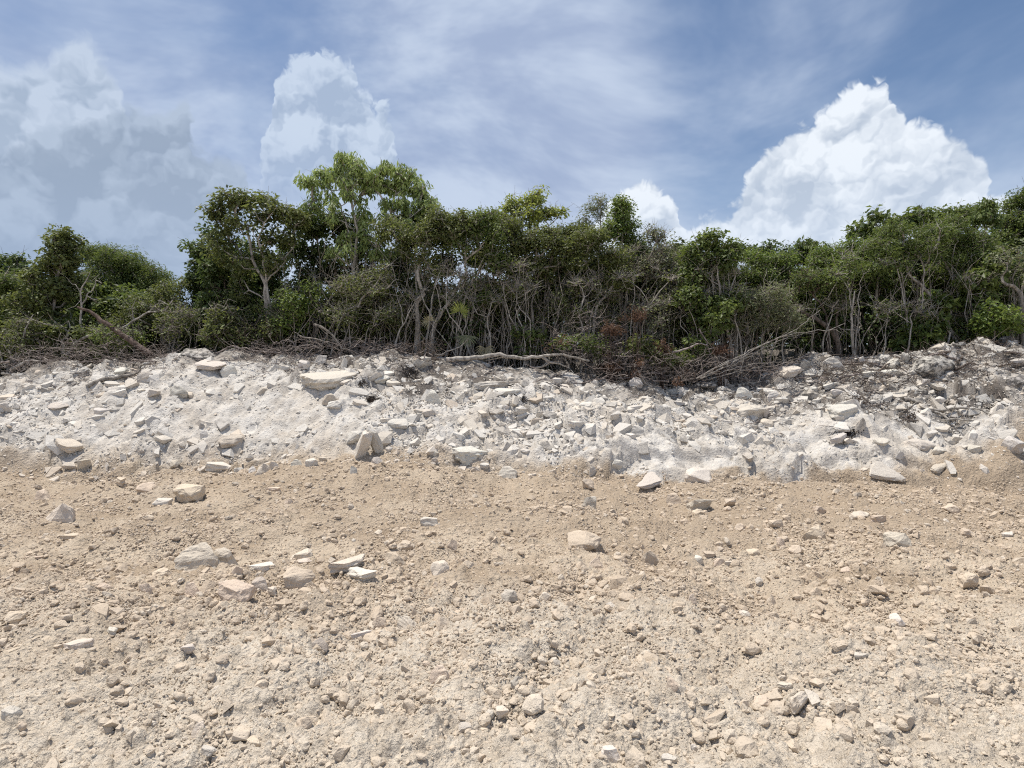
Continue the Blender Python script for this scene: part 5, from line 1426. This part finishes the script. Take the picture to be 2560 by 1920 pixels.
def brush(name, label, box, Y, n, bark, seed, leaf=None, nleaf=0, length=.5, rad=.006, main=6, arch=.12, depth=.7):
    """a heap of tangled dead twigs inside a photo-pixel box"""
    rng = np.random.default_rng(seed)
    x0, y0, x1, y1 = box
    c = P((x0 + x1) / 2, y1, Y)
    root = empty(name, c)
    V, Q = VL(), []
    cents = []
    for k in range(n):
        px = rng.uniform(x0, x1); e = abs((px - (x0 + x1) / 2) / ((x1 - x0) / 2))
        py = y1 - (y1 - y0) * rng.random() ** 1.3 * (1 - .45 * e ** 2)
        b = P(px, py, Y + rng.normal(0, depth * .5)); b[2] = max(b[2], float(H(b[0], b[1])) + .02)
        a = rng.uniform(0, 6.283); d = np.array((math.cos(a), math.sin(a) * .7, rng.normal(.06, .20)))
        l = length * rng.uniform(.4, 1.3)
        m1 = b + d * l * .4 + np.array((0, 0, arch * l * rng.normal(.3, .6))) + rng.normal(0, .05, 3)
        m2 = b + d * l * .75 + np.array((0, 0, arch * l * rng.normal(.3, .6))) + rng.normal(0, .06, 3)
        en = b + d * l + rng.normal(0, .08, 3)
        r = rad * rng.uniform(.4, 1.2)
        stick(V, Q, [b, m1, m2, en], r, r * .4, rng, 3, .01, .2)
        if k % 3 == 0: cents.append(m2)
    me = mesh_np('twigs', np.concatenate(V) - c, np.concatenate(Q), smooth=True)
    o = link('twigs', me, BARK[bark], root); o['kind'] = 'stuff'
    for k in range(main):                                     # the thicker limbs that can be told apart
        V, Q = VL(), []
        px = rng.uniform(x0, x1); b = P(px, rng.uniform(y0 * .4 + y1 * .6, y1), Y + rng.normal(0, depth * .35)); b[2] = max(b[2], float(H(b[0], b[1])) + .03)
        a = rng.choice([0, math.pi]) + rng.normal(0, .5); l = length * rng.uniform(1.2, 2.2)
        d = np.array((math.cos(a), math.sin(a) * .5, rng.normal(.08, .16)))
        p = stick(V, Q, [b, b + d * l * .35 + rng.normal(0, .06, 3), b + d * l * .7 + rng.normal(0, .08, 3), b + d * l], rad * 3.4, rad * 1.2, rng, 5, .012, .12)
        link('branch', mesh_np('branch', np.concatenate(V) - c, np.concatenate(Q), smooth=True), BARK['dead' if k % 2 else bark], root)
    if leaf:
        cc = np.array(cents)[rng.permutation(len(cents))[:nleaf]]
        v, q, t = leaves_np(cc, 'small', rng, .55, .38)
        me = mesh_np('dead_leaves', v - c, q); add_attr(me, 'tint', 'FLOAT', 'FACE', t)
        link('dead_leaves', me, LEAF[leaf], root)
    tag(root, label, 'brush pile', 'heaps of dead brush on the bank top')
    return root


def build_dead():
    dead_branch('leaning_dead_tree', 'thick broken reddish trunk leaning left out of the left brush heap', 'dead trunk', 'red', 13.3, [A1((965, 1150), (735, 985), (600, 888), (500, 843))], [.078], 1, 0, parts='trunk')
    dead_branch('fallen_log', 'long pale barkless log lying along the bank top in the middle', 'log', 'silver', 12.95,
                [A2((1070, 1388), (1180, 1382), (1300, 1370), (1420, 1358), (1540, 1378), (1660, 1370), (1780, 1360), (1900, 1372), (1990, 1395)), A2((1690, 1372), (1730, 1405), (1680, 1432), (1610, 1432)), A2((1725, 1402), (1800, 1415), (1860, 1440))], [.058, .034, .028], 2, 2, parts='trunk')
    dead_branch('fallen_branches', 'fan of long silvery dead branches sweeping up to the right', 'branches', 'silver', 12.75,
                [A3((1010, 1500), (1150, 1420), (1400, 1300), (1620, 1200), (1760, 1130), (1930, 990)), A3((1040, 1500), (1250, 1400), (1480, 1260), (1700, 1180), (1860, 1150), (2000, 1135), (2110, 1090)),
                 A3((1100, 1480), (1300, 1360), (1500, 1280), (1700, 1190), (1900, 1160)), A3((1150, 1470), (1400, 1400), (1700, 1380), (1950, 1370)), A3((1100, 1510), (1350, 1440), (1600, 1400), (1800, 1340), (2010, 1300)),
                 A3((1250, 1420), (1420, 1330), (1560, 1230)), A3((1380, 1270), (1360, 1380), (1310, 1490)), A3((1060, 1490), (1200, 1390), (1420, 1330), (1640, 1250))], [.013, .013, .009, .009, .008, .007, .010, .008], 3, 7, twl=.22)
    dead_branch('dead_branch', 'forked pale dead branch lying on the right slope', 'branch', 'silver', 0,
                [rr(1600, 820, .434, (1520, 430), (1570, 435), (1620, 450), (1650, 500)), rr(1600, 820, .434, (1650, 500), (1730, 510), (1780, 545), (1850, 552), (1930, 550)), rr(1600, 820, .434, (1650, 490), (1800, 485), (1930, 480), (1990, 510), (2070, 530))], [.045, .03, .026], 4, 2, ground=True)
    dead_branch('dead_root', 'curved grey root lying on the left bank lip', 'root', 'grey', 0, [rr(0, 840, .3888, (560, 350), (640, 310), (720, 292), (830, 272), (885, 255), (905, 215), (970, 200))], [.05], 5, 1, ground=True)
    dead_branch('arching_branch', 'long pale branch arching up right from behind the leaning dead trunk', 'branch', 'silver', 13.75,
                [A1((425, 1150), (480, 1080), (560, 1028), (680, 1012), (780, 990), (860, 930), (960, 880), (1060, 865), (1110, 800)), A1((960, 880), (1000, 840), (1030, 800)), A1((860, 930), (850, 850), (880, 780))], [.040, .014, .012], 6, 6, twl=.13)
    dead_branch('dead_sapling', 'crooked pale sapling stump beside the arching branch', 'sapling', 'pale', 13.9, [A1((405, 1145), (410, 1050), (440, 1015), (400, 965), (350, 935)), A1((430, 1015), (450, 980), (440, 930))], [.05, .02], 7, 3)
    dead_branch('dead_snag', 'antler-like bare white snag above the leaning dead trunk', 'snag', 'silver', 13.95,
                [A1((530, 1000), (520, 850), (515, 750), (555, 680), (580, 620)), A1((522, 830), (590, 735), (620, 670), (655, 690)), A1((560, 770), (600, 790), (650, 785)), A1((516, 750), (480, 700), (460, 690))], [.026, .018, .012, .01], 8, 5, twl=.16)
    dead_branch('dead_branch', 'snapped tan branch poking right out of the rust-coloured brush', 'branch', 'dead', 13.0, [A3((830, 1305), (960, 1270), (1050, 1243), (1110, 1280), (1160, 1280)), A3((1030, 1130), (1080, 1220), (1130, 1340), (1165, 1450))], [.026, .016], 9, 3)
    dead_branch('dead_root', 'crooked white root reaching down from the rust-coloured brush', 'root', 'silver', 12.8, [A3((590, 1440), (600, 1480), (630, 1530), (700, 1560), (750, 1578))], [.026], 10, 1)
    dead_branch('dead_root', 'pale gnarled root at the far left of the bank top', 'root', 'silver', 13.0, [A1((70, 1250), (130, 1215), (200, 1185), (265, 1195)), A1((150, 1240), (180, 1200), (190, 1170)), A1((10, 1270), (100, 1275), (220, 1268))], [.045, .03, .022], 11, 3)
    dead_branch('dead_branch', 'bare grey branches curling at the left edge of the bank top', 'branch', 'silver', 13.4, [A1((90, 1200), (60, 1130), (20, 1080)), A1((90, 1190), (130, 1080), (180, 950), (215, 890)), A1((40, 1230), (10, 1150), (-20, 1100))], [.022, .02, .016], 12, 6)
    dead_branch('dead_branch', 'bowed pale stem over the roots left of the tallest white block', 'branch', 'grey', 13.2, [A2((220, 1160), (300, 1200), (360, 1260), (400, 1310), (460, 1335), (530, 1350)), A2((120, 1230), (260, 1260), (380, 1320))], [.028, .018], 13, 4)
    dead_branch('dead_branch', 'thin pale pole slanting up from behind the tallest white block', 'branch', 'silver', 13.2, [A2((1000, 1355), (1080, 1340), (1160, 1300), (1210, 1250))], [.018], 14, 2)
    dead_branch('dead_branch', 'leaning pale stem left of the fan palm', 'branch', 'pale', 13.5, [A2((745, 1320), (760, 1230), (800, 1140), (840, 1060), (870, 1010)), A2((790, 1160), (770, 1020), (740, 920))], [.024, .016], 15, 4)
    dead_branch('dead_branch', 'pale branch reaching left over the twiggy grey-green shrub', 'branch', 'pale', 13.5, [A2((500, 1050), (550, 960), (620, 935), (690, 925), (730, 880)), A2((560, 955), (620, 900), (650, 850))], [.024, .014], 16, 5)
    brush('brush_pile', 'purple-brown twig heap under the leaning dead trunk', (20, 855, 445, 928), 13.15, 480, 'dead', 20, None, 0, .62, .0062, 9)
    brush('brush_pile', 'grey-brown heap of roots and sticks left of the tallest white block', (590, 848, 1010, 900), 13.35, 400, 'dead', 21, None, 0, .55, .007, 10)
    brush('brush_pile', 'rust-leaved brush heap right of the long pale log', (1490, 880, 1760, 955), 13.05, 280, 'dead', 22, 'rust', 8, .5, .006, 8)
    brush('brush_pile', 'grey twig tangle behind the end of the long pale log', (1380, 780, 1560, 905), 13.5, 300, 'dead', 23, 'rust', 5, .5, .006, 5)
    brush('brush_pile', 'dark twigs behind the furrowed grey boulder', (1700, 885, 1960, 950), 13.25, 300, 'dead', 24, 'rust', 6, .55, .006, 6)
    brush('brush_pile', 'dark sticks and roots on the soil below the bright white block', (2060, 905, 2330, 985), 12.75, 240, 'brown', 25, None, 0, .45, .007, 6, .1)
    brush('brush_pile', 'roots and sticks along the right edge of the bank top', (2360, 890, 2620, 990), 12.75, 240, 'brown', 26, None, 0, .45, .008, 7, .1)
    brush('brush_pile', 'brown fibrous tuft between the tallest white block and the pale log', (985, 845, 1110, 905), 13.05, 150, 'brown', 27, None, 0, .28, .006, 3)
    for k, (px, py, lab) in enumerate([(1528, 832, 'rust-coloured dead spray beside the leaning grey trunk'), (1590, 798, 'rust-coloured dead spray highest in the brush'), (1656, 880, 'rust-coloured dead spray under the snapped tan branch'),
                                       (1532, 925, 'rust-coloured dead spray at the bank lip below the log end'), (1800, 880, 'rust-coloured dead spray below the white leaning trunk')]):
        rng = np.random.default_rng(300 + k)
        c = P(px, py, 13.0); g = float(H(c[0], c[1]))
        root = empty('dead_spray', (c[0], c[1], g))
        V, Q = VL(), []; cc = []
        for q in range(16):
            d = rng.normal(0, .11, 3); d[2] = abs(d[2]) * .9
            s0 = np.array((c[0] + rng.normal(0, .05), c[1], g - .02))
            e = c + d
            stick(V, Q, [s0, (s0 + e) / 2 + rng.normal(0, .04, 3), e], .009, .003, rng, 3, .008, .15); cc.append(e); cc.append(c + d * .5)
        o = link('stems', mesh_np('stems', np.concatenate(V) - np.array((c[0], c[1], g)), np.concatenate(Q), smooth=True), BARK['red'], root)
        v, q, t = leaves_np(np.array(cc), 'fine', rng, .34, .12)
        me = mesh_np('dead_leaves', v - np.array((c[0], c[1], g)), q); add_attr(me, 'tint', 'FLOAT', 'FACE', t)
        link('dead_leaves', me, LEAF['rust'], root)
        tag(root, lab, 'dead spray', 'rust-coloured dead sprays')
    # black root mats hanging in the white slope
    for k, (reg, u, v, w, h, lab) in enumerate([(R6, 1270, 405, 250, 70, 'black root mat in the slope below the long grey slab'), (R6, 825, 325, 60, 90, 'small black root tuft beside the bright angular white block'),
                                                (R6, 265, 280, 60, 90, 'black root tuft at the right end of the huge pinkish boulder'), (R6, 590, 235, 130, 120, 'dark soil roots streaking below the tallest white block'),
                                                (R6, 335, 415, 50, 50, 'little black root knot mid slope left of centre'), (R7, 1190, 612, 150, 60, 'black peaty root mass inside the hollow on the right slope'),
                                                (R7, 1260, 420, 160, 80, 'dark root bundle above the black hollow on the right'), (R7, 1560, 510, 110, 110, 'grey root fuzz left of the forked dead branch'),
                                                (R7, 480, 375, 110, 60, 'dark roots just under the furrowed grey boulder')]):
        rng = np.random.default_rng(400 + k)
        x = reg[0] + u * reg[2]; y = reg[1] + v * reg[2]; w *= reg[2]; h *= reg[2]
        c = hit(x, y)[0]; V, Q = VL(), []
        for b in hit(x + rng.normal(0, w * .24, 150), y + rng.normal(0, h * .24, 150)) + np.array((0, -.015, .02)):
            d = rng.normal(0, .05, 3) * (1, .3, .7) + np.array((0, .0, -.035))
            stick(V, Q, [b, b + d * .6 + rng.normal(0, .015, 3), b + d * 1.3], .0065, .003, rng, 3, .006, .1)
        o = link('root_mat', mesh_np('root_mat', np.concatenate(V) - c, np.concatenate(Q), smooth=True), BARK['root' if k < 6 else 'brown']); o.location = c; o['kind'] = 'stuff'
        tag(o, lab, 'roots', 'roots exposed in the bank', 'stuff')
    # fan palm
    c = P(1148, 870, 13.6); c[2] = float(H(c[0], c[1]))
    root = empty('fan_palm', c)
    rng = np.random.default_rng(55)
    def fan(name, px, py, r, ang0, ang1, leaf, n, droop=0.0, stalk=True):
        h = P(px, py, 13.45); V = []; Qf = []
        for k in range(n):
            a = ang0 + (ang1 - ang0) * k / (n - 1) + rng.normal(0, .04)
            l = r * rng.uniform(.85, 1.1)
            d = np.array((math.cos(a), -.35 + rng.normal(0, .12), math.sin(a))); s = np.array((-math.sin(a), 0, math.cos(a))) * r * .055
            m = h + d * l * .55; e = h + d * l + np.array((0, 0, -droop * l))
            V += [h, m + s + (0, .01, 0), e, m - s + (0, .01, 0)]; Qf.append([k * 4, k * 4 + 1, k * 4 + 2, k * 4 + 3])
        me = mesh_np('frond', np.array(V) - c, np.array(Qf)); add_attr(me, 'tint', 'FLOAT', 'FACE', rng.uniform(.2, 1, len(Qf)))
        fr = link(name, me, LEAF[leaf], root)
        if stalk:
            V2, Q2 = VL(), []
            stick(V2, Q2, [c, (c + h) / 2 + rng.normal(0, .05, 3), h], .012, .007, rng, 4, .004, .12)
            st = link('stalk', mesh_np('stalk', np.concatenate(V2) - c, np.concatenate(Q2), smooth=True), BARK['pale'], fr)
    fan('frond', 1150, 778, .24, -.9, 3.4, 'yellow', 22)
    fan('frond', 1073, 803, .18, .2, 4.6, 'straw', 16, .2)
    fan('frond', 1168, 838, .28, 3.3, 6.1, 'greygreen', 16, .1)
    fan('frond', 1213, 870, .24, 2.8, 6.6, 'straw', 14, .35)
    tag(root, 'small fan palm with one bright yellow-green frond under the trees', 'palm')
    # litter of loose sticks over the soil of the upper bank
    V, Q = VL(), []
    rng = np.random.default_rng(91)
    px = np.concatenate([rng.uniform(-50, 2620, 620), rng.uniform(1850, 2600, 420)])
    py = np.interp(px, _cr[:, 0], _cr[:, 1]) + np.abs(rng.normal(0, 1, 1040)) * np.where(px < 1850, 22, 55) + 4
    for b in hit(px, py) + np.array((0, 0, .025)):
        a = rng.uniform(0, 6.283); l = rng.uniform(.12, .5)
        d = np.array((math.cos(a), math.sin(a) * .4, rng.normal(.0, .2))) * l
        r = rng.uniform(.003, .009)
        m = b + d * .5 + rng.normal(0, .03, 3)
        tube(np.array([b, m, b + d + (0, 0, .02)]), (r, r * .9, r * .5), 4, V, Q)
    o = link('twig_litter', mesh_np('twig_litter', np.concatenate(V), np.concatenate(Q), smooth=True), BARK['dead'])
    tag(o, 'loose sticks and root bits littering the top of the bank', 'litter', kind='stuff')


build_dead()
